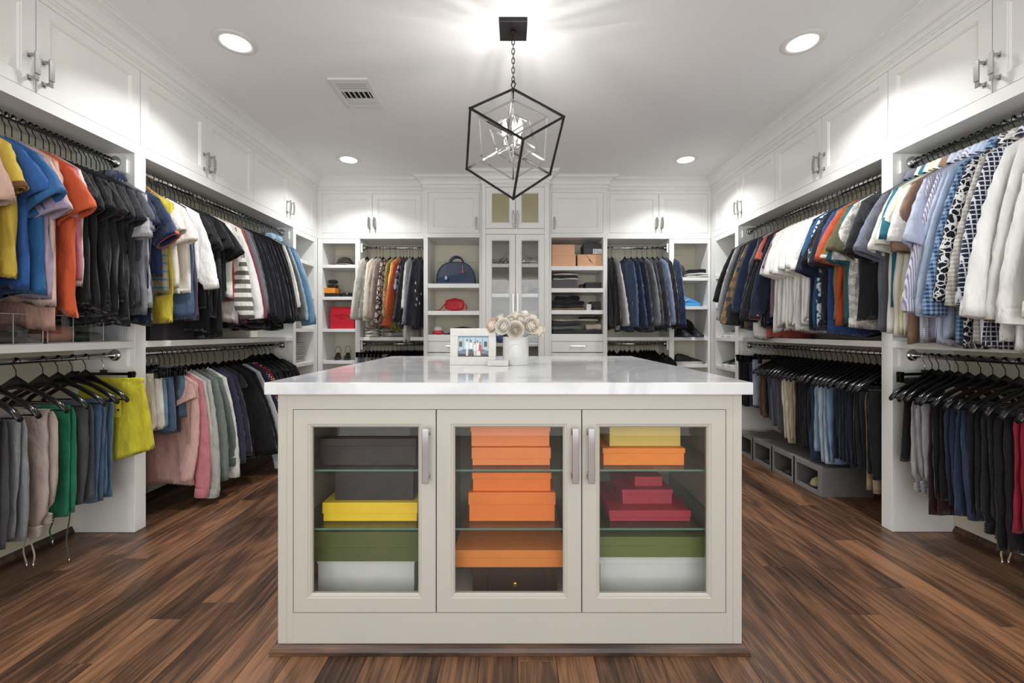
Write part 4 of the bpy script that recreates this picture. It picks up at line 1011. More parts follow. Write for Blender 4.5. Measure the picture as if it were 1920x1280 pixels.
# ---- lower left, far bay
for a in [
 (2.415, 'skirt', 'cream denim shorts nearest the divider', 'D6CDB4', D_(L=.30, w=.13, rot=-6)),
 (2.445, 'shorts', 'white shorts beside the cream pair', 'E4E0D6', D_(L=.31, w=.14)),
 (2.475, 'shorts', 'mid blue denim shorts', '56799C', D_(L=.32, w=.14, pat='denim', col2='86A2BE')),
 (2.505, 'shorts', 'dark blue denim shorts with frayed hem', '3C5878', D_(L=.34, w=.145, pat='denim', col2='5B7897')),
 (2.540, 'skirt', 'black short skirt between the denims', '24242B', D_(L=.36, w=.14, top=-.10)),
 (2.575, 'skirt', 'dark denim mini skirt', '3F5671', D_(L=.29, w=.16, pat='denim', col2='5A7694', top=-.09)),
 (2.60, 'dress', 'dusty rose pleated long skirt', 'C4948A', D_(L=.80, sl=.1, w=.86, wave=.016)),
 (2.635, 'long', 'blush pink hooded sweater', 'E2B0A8', D_(L=.74, sl=.60, ang=112, w=.72, sw=.8)),
 (2.675, 'long', 'coral pink hoodie with ribbed cuff', 'E0818A', D_(L=.82, sl=.72, ang=108, sw=.85, w=.8)),
 (2.715, 'long', 'pale oatmeal sweatshirt', 'CFC5B8', D_(L=.80, sl=.74, ang=104, sw=.9, w=.85)),
 (2.755, 'long', 'light silver-grey sweatshirt', 'B9B9B2', D_(L=.84, sl=.74, ang=98, pat='heather', col2='A3A39D')),
 (2.805, 'long', 'sage grey chunky sweater', '7C8580', D_(L=.70, sl=.66, ang=88, sw=1.2, pat='heather', col2='68716C')),
 (2.86, 'long', 'grey green sweater behind the sage one', '6B746F', D_(L=.72, sl=.60, ang=86, sw=1.15)),
 (2.905, 'long', 'white and navy varsity sweatshirt', 'DEDAD2', D_(L=.80, sl=.68, ang=86)),
 (2.955, 'long', 'dark plum navy sweater', '35334A', D_(L=.72, sl=.60, ang=82, sw=1.1)),
 (3.01, 'shirt', 'mustard lined navy shirt', '2B2C3C', D_(L=.70, sl=.56, cuffc='C08A2E')),
 (3.08, 'dress', 'black overall dress with a buckled strap', '1C1B1F', D_(L=.74, sl=.1, w=1.0)),
 (3.17, 'jacket', 'black cotton jacket with drawn waist', '1F1D22', D_(L=.80, sl=.62, ang=66, sw=1.2)),
 (3.235, 'jacket', 'second black cotton jacket behind the drawn-waist one', '19181C', D_(L=.82, sl=.64, ang=66, sw=1.2)),
 (3.29, 'shirt', 'grey pinstripe shirt with white cuff', '9FA3AC', D_(L=.84, pat='vstripe', col2='C8CBD1', sl=.76, ang=66, cuffc='C9CBD0')),
 (3.35, 'jacket', 'navy blue jacket beside the pinstripe shirt', '262B45', D_(L=.84, sl=.66, ang=66)),
 (3.42, 'dress', 'red dress with small white dots', '8E2630', D_(L=.84, pat='dots', col2='E8DAD6', sl=.3, ang=62)),
]:
    h_, g_ = hang('LL', *a)
    if 'overall' in a[2]:
        q = MB(); q.bar((.175, -.040, -.16), (.225, -.044, -.66), .042, .004); q.build('strap', fabric('232327'), g_)
        q = MB(); [q.box(*b) for b in ((.185, .245, -.050, -.045, -.475, -.470), (.185, .245, -.050, -.045, -.455, -.450), (.185, .190, -.050, -.045, -.470, -.455), (.240, .245, -.050, -.045, -.470, -.455))]; q.build('buckle', CHROME, g_)
for k in range(7):
    hang('LL', 3.48+.058*k, 'jacket', f'glossy black coat, {ORD[k]} of the row after the red dotted dress', ['1B1B20', '202228', '17171B', '1D1D23', '23242C', '161619', '1C1C21'][k], D_(L=.80, sl=.6, ang=60, sw=1.15, t=.026, quilt=.004 if k % 2 else 0, rough=.45))
# ---- upper right, near bay
for a in [
 (1.545, 'shirt', 'plain white dress shirt at the right picture edge', 'EFEEEC', D_(L=.98, sl=.70, ang=78, collar=True)),
 (1.60, 'shirt', 'white shirt second from the right picture edge', 'EAE9E6', D_(L=.98, sl=.72, ang=77, collar=True)),
 (1.655, 'shirt', 'white linen shirt with dark brown buttons', 'E6E4E0', D_(L=1.0, sl=.70, ang=79, collar=True, btn='3C2A22')),
 (1.715, 'shirt', 'white long-sleeved shirt with wide cuff', 'E9E9E7', D_(L=.96, sl=.70, ang=73, collar=True, sw=1.12)),
 (1.765, 'shirt', 'navy shirt with white window grid', '252D4C', D_(L=.98, pat='grid', col2='E2E4EC', sl=.64, ang=80, collar=True)),
 (1.80, 'shirt', 'beige and white gingham shirt', 'DDD9D2', D_(L=.96, pat='gingham', col2='A9A49B', sl=.64, ang=78, collar=True)),
 (1.838, 'shirt', 'black shirt with white crackle print', '1A1C2C', D_(L=.98, pat='crackle', col2='E6E7EA', sl=.62, ang=78, collar=True)),
 (1.878, 'shirt', 'bright blue gingham shirt', '1F4A86', D_(L=.97, pat='gingham', col2='8FB4DA', sl=.68, ang=75, collar=True)),
 (1.918, 'shirt', 'sky blue oxford shirt beside the gingham', 'B3C4DE', D_(L=.96, sl=.68, ang=78, collar=True)),
 (1.948, 'shirt', 'pale blue oxford shirt second from the gingham', 'BFCBE2', D_(L=.98, sl=.66, ang=79, collar=True)),
 (1.982, 'shirt', 'lavender striped dress shirt', 'DAD8E6', D_(L=.94, pat='vstripe', col2='8D8CB0', sl=.66, ang=80, collar=True)),
 (2.012, 'shirt', 'grey lilac micro-check shirt', 'D2D1DC', D_(L=.96, pat='gingham', col2='86879F', sc=2.0, sl=.66, ang=80, collar=True)),
 (2.05, 'shirt', 'light periwinkle short-sleeved shirt', 'B8C0DA', D_(L=.96, sl=.36, ang=57, sw=1.4, collar=True)),
 (2.085, 'shirt', 'tan brown short-sleeved shirt', '9C7A60', D_(L=.98, sl=.36, ang=70, sw=1.2, collar=True)),
 (2.112, 'polo', 'white polo shirt beside the tan brown shirt', 'EDEAE4', D_(L=.94, sl=.32, ang=62, sw=1.15, collar=True)),
 (2.14, 'polo', 'pale lemon polo shirt', 'E8E3A8', D_(L=.92, sl=.28, ang=66, collar=True)),
 (2.165, 'polo', 'ivory polo shirt between lemon and teal', 'EFECE2', D_(L=.95, sl=.32, ang=60, sw=1.1, collar=True)),
 (2.19, 'polo', 'teal polo shirt squeezed between the whites', '1F7C94', D_(L=.80, sl=.30, ang=62, collar=True)),
 (2.215, 'polo', 'off-white polo shirt nearest the teal one', 'ECE9E1', D_(L=.92, sl=.33, ang=58, sw=1.15, collar=True)),
 (2.245, 'polo', 'dark slate polo shirt', '55575F', D_(L=.93, sl=.32, ang=62, collar=True, pat='heather', col2='6C6E78')),
 (2.275, 'polo', 'denim blue-grey polo shirt by the near right divider', '7D8396', D_(L=.90, sl=.34, ang=58, sw=1.1, collar=True, pat='heather', col2='5F6478')),
]: hang('RU', *a)
# ---- upper right, far bay
for a in [
 (2.415, 'polo', 'charcoal henley beside the near right divider', '2A2A30', D_(L=.86, sl=.32, ang=62, sw=1.1)),
 (2.452, 'tee', 'white t-shirt with small black print', 'D9D6CE', D_(L=.90, pat='blotch', col2='B4B0A8', sl=.34, ang=66)),
 (2.487, 'polo', 'deep teal polo shirt', '1F6E84', D_(L=.88, sl=.34, ang=60, sw=1.1)),
 (2.52, 'tee', 'olive drab t-shirt behind the teal polo', '5E5B3E', D_(L=.88, sl=.30)),
 (2.55, 'polo', 'vivid orange polo shirt', 'E0562A', D_(L=.88, sl=.34, ang=62)),
 (2.585, 'polo', 'mustard polo shirt with striped cuff', '94803E', D_(L=.84, sl=.32, ang=56, cuffc='D8C9C0', sw=1.1)),
 (2.62, 'polo', 'royal blue polo shirt behind the mustard one', '2C4C92', D_(L=.94, sl=.30, ang=62)),
 (2.655, 'polo', 'black polo shirt beside the royal blue one', '1F1F24', D_(L=.86, sl=.34, ang=62, sw=1.1)),
 (2.69, 'polo', 'second black polo shirt beside the leaf print', '232228', D_(L=.88, sl=.36, ang=62, sw=1.1)),
 (2.725, 'shirt', 'white shirt with blue leaf print', 'C6D2E2', D_(L=.90, pat='blotch', col2='24406E', sl=.34, ang=62)),
 (2.76, 'tee', 'cobalt teal t-shirt beside the leaf print', '1E6396', D_(L=.90, sl=.30, ang=58)),
 (2.795, 'polo', 'navy polo shirt closest to the white row', '1F2746', D_(L=.90, sl=.38, ang=60, sw=1.15)),
]: hang('RU', *a)
for k in range(9):
    hang('RU', 2.835+.042*k, 'tee', f'white t-shirt, {ORD[k]} of the nine after the navy polo', ['EDEBE7', 'F0EEEA', 'E6E3DE', 'F2F0ED', 'E9E6E0', 'EFEDE8', 'F3F1EE', 'E8E6E1', 'EEECE8'][k], D_(L=.86+.03*(k % 3), sl=.34+.02*(k % 2), ang=60+2*(k % 4), sw=1.1))
for a in [
 (3.22, 'tee', 'dusty mauve t-shirt after the white row', '8D7076', D_(L=.80, sl=.3)),
 (3.255, 'long', 'navy sweater with coral zip line', '232941', D_(L=.86, sl=.66, cuffc='E0604A')),
 (3.295, 'long', 'black sweatshirt beside the navy sweater', '1D1C20', D_(L=.88, sl=.66, ang=72)),
 (3.335, 'tee', 'coral red t-shirt hanging lowest of the dark ones', 'E0604E', D_(L=.98, sl=.2, w=.8)),
 (3.375, 'jacket', 'black zip jacket beside the white puffer vest', '222127', D_(L=.88, sl=.68, ang=70, sw=1.1)),
 (3.425, 'vest', 'white quilted puffer vest', 'E6E4DF', D_(L=.98, t=.028, w=1.02)),
 (3.495, 'vest', 'charcoal quilted puffer vest', '3E4148', D_(L=.90, t=.034, w=1.10, rough=.5)),
 (3.55, 'long', 'navy blue cardigan behind the charcoal vest', '2A3658', D_(L=.84, sl=.6)),
 (3.59, 'shirt', 'mustard and grey plaid overshirt', 'B08C4A', D_(L=.90, pat='plaid', col2='4A4A55', sl=.70, ang=68, sw=1.15)),
 (3.65, 'long', 'dark grey knit sweater near the corner', '3C3D45', D_(L=.88, sl=.70, ang=68, sw=1.2)),
 (3.72, 'long', 'anthracite knit sweater beside the corner shelves', '46474E', D_(L=.86, sl=.68, ang=66, sw=1.2)),
 (3.78, 'long', 'light grey knit sweater beside the corner shelves', '9A9B9D', D_(L=.84, sl=.66, ang=66, sw=1.2)),
 (3.84, 'jacket', 'black coat deepest on the far right rail', '17161A', D_(L=.80, sl=.5, ang=60)),
]: hang('RU', *a)
# ---- lower right, near bay
for a in [
 (1.60, 'pants', 'black joggers at the right picture edge', '18181C', D_(L=.56, w=.12)),
 (1.66, 'pants', 'navy joggers behind the black edge pair', '1E2131', D_(L=.52, w=.12)),
 (1.715, 'pants', 'crimson red sweatpants', 'B81E3C', D_(L=.46, w=.12)),
 (1.765, 'pants', 'black joggers with the longest cord', '1B1A1F', D_(L=.56, w=.125, string=('141317', .36), t=.028)),
 (1.825, 'pants', 'charcoal joggers with ribbed cuffs', '26262C', D_(L=.50, w=.12, cuff=True, string=('C0A98A', .14, 2), t=.026)),
 (1.875, 'pants', 'black joggers between charcoal and denim', '1E1E25', D_(L=.48, w=.12)),
 (1.925, 'pants', 'dark indigo jeans', '27324F', D_(L=.50, w=.12, pat='denim', col2='39476A', t=.024)),
 (1.975, 'pants', 'navy jeans behind the dark indigo pair', '232C45', D_(L=.50, w=.115, pat='denim', col2='2F3B59')),
 (2.03, 'pants', 'black slim trousers', '19191D', D_(L=.46, w=.115)),
 (2.075, 'pants', 'burgundy trousers showing below the black', '3C1A26', D_(L=.53, w=.11)),
 (2.115, 'pants', 'heather grey joggers beside the burgundy trousers', 'A3A3A6', D_(L=.44, w=.115, pat='heather', col2='83848A', cuff=True, string=('B4B2B0', .12))),
 (2.17, 'pants', 'pale grey joggers nearest the near right divider', 'B1B0B1', D_(L=.42, w=.11, pat='heather', col2='949499', cuff=True)),
]: hang('RL', *a)
hang('RL', 2.245, 'shorts', 'black shorts with a hanging cord and tag', '1B1B1F', D_(L=.42, w=.12, w2=.14, rot=-10))
hang('RL', 2.205, 'none', 'open-ended black trouser hanger by the near right divider', None)
# ---- lower right, far bay
for a in [
 (2.42, 'pants', 'black trousers nearest the near right divider', '1A1A1E', D_(L=.50, w=.12)),
 (2.46, 'pants', 'khaki trousers showing a folded hem at the bottom', 'A48A68', D_(L=.585, w=.10)),
 (2.50, 'pants', 'black trousers second after the khaki hem', '1D1D21', D_(L=.46, w=.12)),
 (2.54, 'pants', 'black chinos third after the khaki hem', '17171B', D_(L=.44, w=.12)),
 (2.585, 'pants', 'midnight navy chinos', '222640', D_(L=.48, w=.12)),
 (2.63, 'pants', 'navy chinos behind the midnight pair', '20263B', D_(L=.46, w=.12)),
 (2.675, 'pants', 'dark navy joggers with small script', '1F2234', D_(L=.44, w=.12)),
 (2.72, 'pants', 'ripped mid blue jeans', '4C6A92', D_(L=.50, w=.11, pat='denim', col2='7F9CBE')),
 (2.76, 'pants', 'faded blue jeans beside the palest pair', '6485AC', D_(L=.50, w=.12, pat='denim', col2='8FABC8')),
 (2.805, 'pants', 'palest light blue jeans', '93AEC6', D_(L=.52, w=.12, pat='denim', col2='B6CBDA', t=.024)),
 (2.85, 'pants', 'light blue jeans behind the palest pair', '86A3BE', D_(L=.44, w=.115, pat='denim', col2='A5BED2')),
 (2.90, 'pants', 'dark blue jeans after the light blue pairs', '26354F', D_(L=.52, w=.115, pat='denim', col2='38496A')),
 (2.95, 'pants', 'black jeans, first of three before the khakis', '1C1D22', D_(L=.46, w=.12)),
 (3.00, 'pants', 'black jeans, second of three before the khakis', '222328', D_(L=.46, w=.12)),
 (3.05, 'pants', 'black jeans, third of three before the khakis', '1A1B20', D_(L=.45, w=.12)),
 (3.10, 'pants', 'khaki chinos beside the black jeans', 'B29C80', D_(L=.46, w=.115)),
 (3.145, 'pants', 'light khaki chinos second from the black jeans', 'C7B79C', D_(L=.46, w=.115)),
 (3.19, 'pants', 'cream trousers beside the khakis', 'D8D2C3', D_(L=.44, w=.115)),
 (3.24, 'pants', 'olive grey trousers', '4E504A', D_(L=.42, w=.115)),
 (3.285, 'pants', 'smoke grey trousers beside the olive grey pair', '55565C', D_(L=.42, w=.115)),
 (3.33, 'pants', 'slate violet trousers', '5E5F78', D_(L=.38, w=.115)),
 (3.375, 'pants', 'muted violet trousers behind the slate pair', '53546A', D_(L=.38, w=.115)),
 (3.42, 'pants', 'black trousers beside the brown corduroys', '1C1B1F', D_(L=.34, w=.115)),
 (3.48, 'pants', 'brown twill trousers behind the rust pair', '6A4A3C', D_(L=.36, w=.12)),
]: hang('RL', *a)
for a in [
 (3.55, 'shorts', 'rust brown corduroy trousers clipped by the waist', 'A5735A', D_(L=.46, w=.13, w2=.12, rot=-20, t=.022)),
 (3.62, 'shorts', 'pale blue denim shorts deep on the far right rail', 'A8B6CB', D_(L=.40, w=.14, w2=.13)),
 (3.68, 'shorts', 'navy shorts deep on the far right rail', '2E3A58', D_(L=.40, w=.14, w2=.13)),
 (3.75, 'shorts', 'black shorts deep on the far right rail', '1C1C20', D_(L=.40, w=.15, w2=.14)),
 (3.82, 'shorts', 'charcoal shorts deepest on the far right rail', '26262B', D_(L=.40, w=.15, w2=.14)),
]: hang('RL', *a)
for k in range(4):
    hang('LL', 3.52+.09*k, 'none', f'bare black hanger, {ORD[k]} between the glossy coats', None)
# ---- back left: women's jackets (x positions)
def jx(p): return (p-964)*(FY+RODD)/F
for a in [
 (689, 'jacket', 'white tweed jacket with black cuff buttons', 'DAD6CC', D_(L=.76, sl=.60, ang=82, pat='gingham', col2='C3BDB0', sc=2.2, rot=8, cb='1A1A1A')),
 (706, 'jacket', 'cream wool jacket with fringed hem', 'D9CFBC', D_(L=.86, sl=.62, ang=82, rot=9)),
 (713, 'jacket', 'beige fine jacket beside the cream one', 'CBB9A2', D_(L=.84, sl=.60, ang=82, rot=8)),
 (719, 'jacket', 'mushroom pink jacket beside the patterned one', 'A48F82', D_(L=.80, sl=.60, ang=82, rot=9)),
 (732, 'jacket', 'blush jacket with black star lattice', 'C9B0A4', D_(L=.84, pat='crackle', col2='26222A', sc=.5, sl=.64, ang=80, rot=12)),
 (742, 'jacket', 'leopard print jacket', 'B08A4C', D_(L=.86, pat='dots', col2='3A2A1A', sc=.9, sl=.60, rot=11)),
 (751, 'jacket', 'lemon yellow long jacket', 'E8D43A', D_(L=.88, sl=.66, ang=80, rot=12)),
 (757, 'jacket', 'bright orange long jacket', 'F2632B', D_(L=.80, sl=.68, ang=76, rot=16, sw=1.15)),
 (763, 'jacket', 'blue grey lace jacket with dark hem', '8E93A2', D_(L=.86, pat='blotch', col2='2B2B38', sl=.3, ang=80, rot=9)),
 (769, 'jacket', 'dark navy jacket behind the lace one', '262532', D_(L=.86, sl=.62, rot=8)),
 (774, 'jacket', 'pale grey knit coat with dark fringe', 'C9C8C4', D_(L=1.0, sl=.5, rot=8)),
 (785, 'jacket', 'mid grey wool blazer beside the navy coat', '7B7E86', D_(L=.84, pat='heather', col2='666972', sl=.66, ang=78, rot=8, cb='2A2A2E')),
 (790, 'jacket', 'navy coat embroidered with white stars', '23243A', D_(L=.86, sl=.66, ang=80, rot=13, stars=True)),
]:
    kw = a[4]; cb = kw.pop('cb', None); st = kw.pop('stars', False)
    h, g = hang('BLu', jx(a[0]), a[1], a[2], a[3], kw)
    if cb: buttons(g, [(.255-.004*i, -.032, -.64+.022*i) for i in range(3)], .007, cb)
    if st:
        for i, (x, z, R) in enumerate(((.23, -.40, .020), (.235, -.48, .018), (.20, -.56, .022), (.14, -.60, .020), (.22, -.62, .016), (.10, -.50, .018))):
            m = MB(); pts = [(x+(R if k % 2 == 0 else R*.42)*math.sin(k*PI/5), z+(R if k % 2 == 0 else R*.42)*math.cos(k*PI/5)) for k in range(10)]
            m.prism(pts, -.046, -.044); m.build('embroidered_star', fabric('ECEAEA'), g)
# ---- back right: blazers
for i, a in enumerate([
 (1139, 'black blazer half hidden at the left end of its row', '1C1B1F', None, None),
 (1147, 'light silver-grey blazer', 'B4B3B2', None, None),
 (1171, 'steel blue blazer with pale buttons', '41597F', None, 'B9B9B0'),
 (1183, 'deep blue blazer with silver buttons', '2A3B62', None, 'E0E0DA'),
 (1194, 'slate navy blazer between deep blue and mid grey', '2E3350', None, None),
 (1204, 'mid grey flecked blazer', '7C7D80', '5E5F64', None),
 (1213, 'dark grey herringbone blazer', '46474E', '34353B', '1A1A1C'),
 (1223, 'charcoal navy blazer with gold buttons', '34363F', '2A2C36', 'C8A868'),
 (1232, 'pale blue-grey blazer', '7486AC', None, None),
 (1242, 'jet black blazer beside the last navy one', '1C1A1E', None, '55504A'),
 (1254, 'bright navy blazer at the right end of its row', '1E3262', None, '16244A')]):
    h, g = hang('BRu', jx(a[0]), 'jacket', a[1], a[2], D_(L=.85+.02*(i % 3), sl=.66+.01*(i % 4), ang=83, rot=8+2*(i % 3), sw=1.05, pat='heather' if a[3] else None, col2=a[3]))
    if a[4]: buttons(g, [(.262-.006*j, -.034, -.66+.020*j) for j in range(4)], .007, a[4], 'y', 1 if a[4] in ('C8A868', 'E0E0DA') else 0)
# ---- lower back rails (upper part shows above the island)
for k in range(7):
    hang('BLl', jx(686+7*k), 'skirt', f'grey patterned skirt, {ORD[k]} on the lower back left rail', ['8E8D92', '77767C', 'A09DA0'][k % 3], D_(L=.34, w=.14, pat='dots', col2='3A3940', rot=14))
for k, (p, c, l) in enumerate(((737, None, 'bare black hanger beside the patterned skirts'), (745, None, 'second bare black hanger by the patterned skirts'), (752, '9E4A50', 'dusty red camisole on the lower back left rail'), (764, None, 'bare black hanger right of the red camisole'), (777, None, 'bare black hanger halfway along the lower back left rail'))):
    hang('BLl', jx(p), 'tank' if c else 'none', l, c, D_(L=.3, rot=25) if c else D_(rot=25))
for k in range(14):
    hang('BLl', jx(800-4.0*k*.95)-.03, 'pants', f'black trousers, {ORD[k]} from the right on the lower back left rail', '19191C', D_(L=.5, w=.10, rot=12))
for k, (p, c, l) in enumerate(((1143, '19191D', 'black trousers'), (1150, '222226', 'charcoal trousers'), (1164, '33302F', 'dark brown trousers'), (1171, '3A2C28', 'chocolate trousers'), (1180, '26252A', 'graphite trousers'), (1190, '4A2E28', 'russet trousers'), (1201, '7A5E4C', 'tan trousers'), (1207, '5E4A40', 'umber trousers'), (1212, '1C1C20', 'jet black trousers'), (1217, '202024', 'soft black trousers'), (1222, '18181C', 'deep black trousers'), (1227, '1E1E22', 'last black trousers'))):
    hang('BRl', jx(p), 'pants', l+f', {ORD[k]} from the left on the lower back right rail', c, D_(L=.5, w=.10, rot=22))
hang('BRl', jx(1243), 'jacket', 'black short jacket at the right end of the lower back rail', '1B1B1F', D_(L=.4, sl=.3, rot=20))
# leather tag and cord under the black shorts, strap of the overall
# ================================================================ SHELF CONTENTS
def superbox(w, d, h, n=28, e=.35, lobes=None, seed=0, top=.8, nz=9, wob=.0):
    """soft rounded lump: superellipse rings, for folded and stuffed cloth"""
    rg = random.Random(seed); W1 = wav(rg, 3, 3, 9); m = smooth_mb(); P = []
    for j in range(nz):
        f = j/(nz-1); z = h*f; s = (1-abs(2*f-1)**3.2)**.5*(1-(1-top)*f); s = max(s, .02 if j in (0, nz-1) else .3)
        row = []
        for k in range(n):
            a = 2*PI*k/n; c, q = math.cos(a), math.sin(a); x = math.copysign(abs(c)**e, c)*w/2*s; y = math.copysign(abs(q)**e, q)*d/2*s
            r = 1+wob*wsum(W1, np.array(a*1.0+f*3)); row.append((x*r, y*r, z+wob*h*.6*float(wsum(W1, np.array(a+1)))*f))
        P.append(row)
    m.grid(P, True, True, True); return m
def folded(label, x, y, z, w, d, h, col, pat=None, col2=None, layers=3, rz=0, group='folded clothes', seed=0, name='folded_garment', cat='clothing', rough=.85):
    t = thing(name, label, cat, (x, y, z+.0005), rz, group); F_ = fabric(col, pat, col2, 1, rough); rg = random.Random(seed+int(x*999)); hh = h/layers
    for k in range(layers):
        m = smooth_mb(); P = []; n = 13
        for j in range(9):
            v = j/8; row = []
            for i in range(20):
                a = 2*PI*i/20; c, s = math.cos(a), math.sin(a)
                xx = (v-.5)*w*(1+.02*rg.random()); yy = math.copysign(abs(c)**.45, c)*d/2; zz = hh*(k+.5)+math.copysign(abs(s)**.8, s)*hh*.5*(1-.35*abs(2*v-1)**4)+.12*hh*math.sin(v*7+k+i*.3)
                row.append((xx, yy+.004*math.sin(v*5+k*2), max(0.0004, zz)))
            P.append(row)
        m.grid(P, True, True, True); m.build('fold', F_, t)
    return t
def shelfbox(label, x0, x1, y, dep, z0, z1, col, lid=.3, rz=0, **k): return carton('storage_box', label, 'box', x0, x1, y, dep, z0+.0005, z1, col, lid, 'boxes on the shelves', rz=rz, **k)
YB = FY+.03
# --- acrylic boxes on the near left shelf
def acrylic(label, y0, y1, h, x0=-2.08, dep=.27):
    t = thing('acrylic_box', label, 'box', (x0, (y0+y1)/2, 1.0355), PI/2, 'clear acrylic boxes'); w = y1-y0; th = .003
    m = MB(); m.box(-w/2, w/2, 0, th, 0, h); m.box(-w/2, w/2, dep-th, dep, 0, h); m.box(-w/2, -w/2+th, th, dep-th, 0, h); m.box(w/2-th, w/2, th, dep-th, 0, h); m.box(-w/2+th, w/2-th, th, dep-th, 0, th)
    m.build('box_body', ACRYL, t); boxo('lid', ACRYL, t, -w/2-.002, w/2+.002, -.002, dep, h+.0005, h+.005)
    m = MB(); m.box(-.05, .05, -.012, -.0025, h-.035, h-.012); m.build('latch', ACRYL, t)
    EM = basic('acrylic_edge', 'C4C6C8', .2)
    m = MB()
    for x in (-w/2, w/2-.0035, -w*.2, w*.2): m.box(x, x+.0035, -.0008, 0, 0, h)
    m.box(-w/2, w/2, -.0008, 0, 0, .003); m.box(-w/2, w/2, -.0026, -.0021, h+.001, h+.004)
    m.build('box_edge', EM, t); return t
acrylic('clear acrylic shoe box on the near left shelf by the divider', 1.90, 2.27, .125)
acrylic('clear acrylic shoe box on the near left shelf at picture edge', 1.50, 1.885, .125)
def bag_small(label, x, y, z, w, h, d, col, rz=0, strap=True, name='handbag', cat='handbag', rough=.45):
    t = thing(name, label, cat, (x, y, z+.0005), rz, 'handbags'); m = superbox(w, d, h, e=.5, top=.86)
    M_ = basic('leather_'+col, col, rough, bump=.3, bscale=240); m.build('bag_body', M_, t)
    m = smooth_mb(); m.tube([(-w/2+.01, -.002, h*.80), (0, -.002-d*.04, h*.86), (w/2-.01, -.002, h*.80)], .004, 6); m.build('zip', M_, t)
    if strap:
        m = smooth_mb(); m.tube([(-w/2+.004, 0, h*.55), (-w/2-.02, -.01, h*.30), (-w/2-.05, -.02, .012), (-w/2-.10, -.02, .006), (-w/2-.02, -.05, .004)], .0055, 8, flat=1.4); m.tube([(w/2-.004, 0, h*.6), (w/2+.02, 0, h*.35), (w/2+.012, .01, .02)], .0055, 8); m.build('strap', M_, t)
    return t
bag_small('tan brown leather pouch inside the acrylic box', -2.15, 1.985, 1.039, .13, .085, .14, 'A5603C', PI/2, False)
bag_small('dark green leather pouch inside the acrylic box', -2.16, 2.12, 1.039, .17, .05, .13, '2C3A30', PI/2, False)
# --- black shoe box on the far left shelf
carton('shoe_box', 'large matte black lidded box on the far left shelf', 'box', -.17, .17, 0, .29, 1.0355, 1.185, '232224', .42).location = (-2.07, 2.60, 1.0355)
[o for o in COL.objects if o.name.startswith('shoe_box')][-1].rotation_euler.z = PI/2
# --- left corner shelves (wall left, y 4.02..4.38)
t = thing('folded_glasses_case', 'dark cap lying on the top left corner shelf', 'hat', (-2.17, 4.14, 1.7835)); superbox(.16, .13, .06, e=.8, top=.7).build('crown', fabric('2B2428'), t)
t = thing('slim_case', 'slim dark case on the second left corner shelf', 'case', (-2.16, 4.14, 1.4495)); boxo('case_body', basic('case_dark', '3A3336', .5), t, -.08, .08, -.09, .09, .0003, .018, .004)
for k in range(12):
    t = thing('magazine', f'white and black magazine, {ORD[k]} from the bottom of the corner stack', 'magazine', (-2.20+.006*math.sin(k*2.1), 4.17+.006*math.cos(k*1.7), .7805+.0165*k), .04*math.sin(k), 'magazines stacked on the left corner shelf')
    boxo('pages', basic('paper_white', 'D9D8D4', .6), t, -.10, .10, -.09, .09, .001, .0105); boxo('cover', basic('magazine_cover', '222225' if k % 3 else '6A6A6C', .4), t, -.102, .102, -.092, .092, .0107, .0150)
# --- back left shelf unit (x -2.004..-1.661)
X = lambda p, d=4.55: (p-964)*d/F
def cap(label, loc, col, brim, rz=0):
    t = thing('baseball_cap', label, 'hat', loc, rz, 'hats')
    m = smooth_mb(); m.lathe([(.085, .001), (.088, .02), (.082, .06), (.055, .095), (.001, .108)], 28); m.build('crown', fabric(col), t)
    m = smooth_mb(); P = []
    for j in range(6):
        v = j/5; P.append([((.086+.065*v)*math.sin(a)*(1-.25*v), -(.084+.075*v)*math.cos(a), .006+.010*math.cos(a)-.006*v) for a in [(-1.15+2.3*i/12)*(1-.2*v) for i in range(13)]])
    m.grid(P, False); b = m.build('brim', fabric(brim), t); md = b.modifiers.new('s', 'SOLIDIFY'); md.thickness = .003
    return t
cap('beige and dark baseball cap on the top back left shelf', (X(645, 4.6), 4.62, 1.7835), '3A332E', 'CDBFA4', .5)
shelfbox('black flat box under the orange box', X(612), X(640), 4.50, .2, 1.449, 1.488, '1E1D20', .3)
shelfbox('small orange box on the second back left shelf', X(611), X(632), 4.50, .14, 1.4885, 1.545, 'E8922E', 0)
for k, z in enumerate((1.546, 1.594)):
    t = thing('sunglasses_case', f'black rounded glasses case, {("lower", "upper")[k]} of two on the orange box', 'case', (X(623), 4.57, z), 0, 'glasses cases'); superbox(.11-.01*k, .07, .045, e=.5, top=.9).build('case_body', basic('case_black', '161618', .3), t)
for k in range(2):
    t = thing('camera_lens', f'black round case at the right on the second shelf, {("front", "rear")[k]}', 'case', (X(652+9*k), 4.53+.06*k, 1.4495), 0, 'round cases'); m = MB(); m.lathe([(.001, 0), (.045, .001), (.05, .02), (.045, .045), (.001, .05)], 24); m.build('case_body', MATS['case_black'], t)
t = shelfbox('bright red gift box with tonal lettering', X(619.5, 4.5), X(666, 4.5)-.012, 4.50, .24, 1.114, 1.343, 'C8102A', .0)
def lettering(parent, txt, size, loc, mat, rz=0, name='lettering', ext=.0006):
    c = bpy.data.curves.new(name, 'FONT'); c.body = txt; c.size = size; c.align_x = 'CENTER'; c.align_y = 'CENTER'; c.extrude = ext
    o = bpy.data.objects.new(name, c); COL.objects.link(o); c.materials.append(mat); bpy.context.view_layer.update()
    me = bpy.data.meshes.new_from_object(o.evaluated_get(bpy.context.evaluated_depsgraph_get())); bpy.data.objects.remove(o)
    o = bpy.data.objects.new(name, me); COL.objects.link(o); o.parent = parent; o.location = loc; o.rotation_euler = (PI/2, 0, rz); return o
lettering(t, 'VALENTINO', .038, (0, -.0006, .135), basic('red_tonal', '8E0A1E', .4))
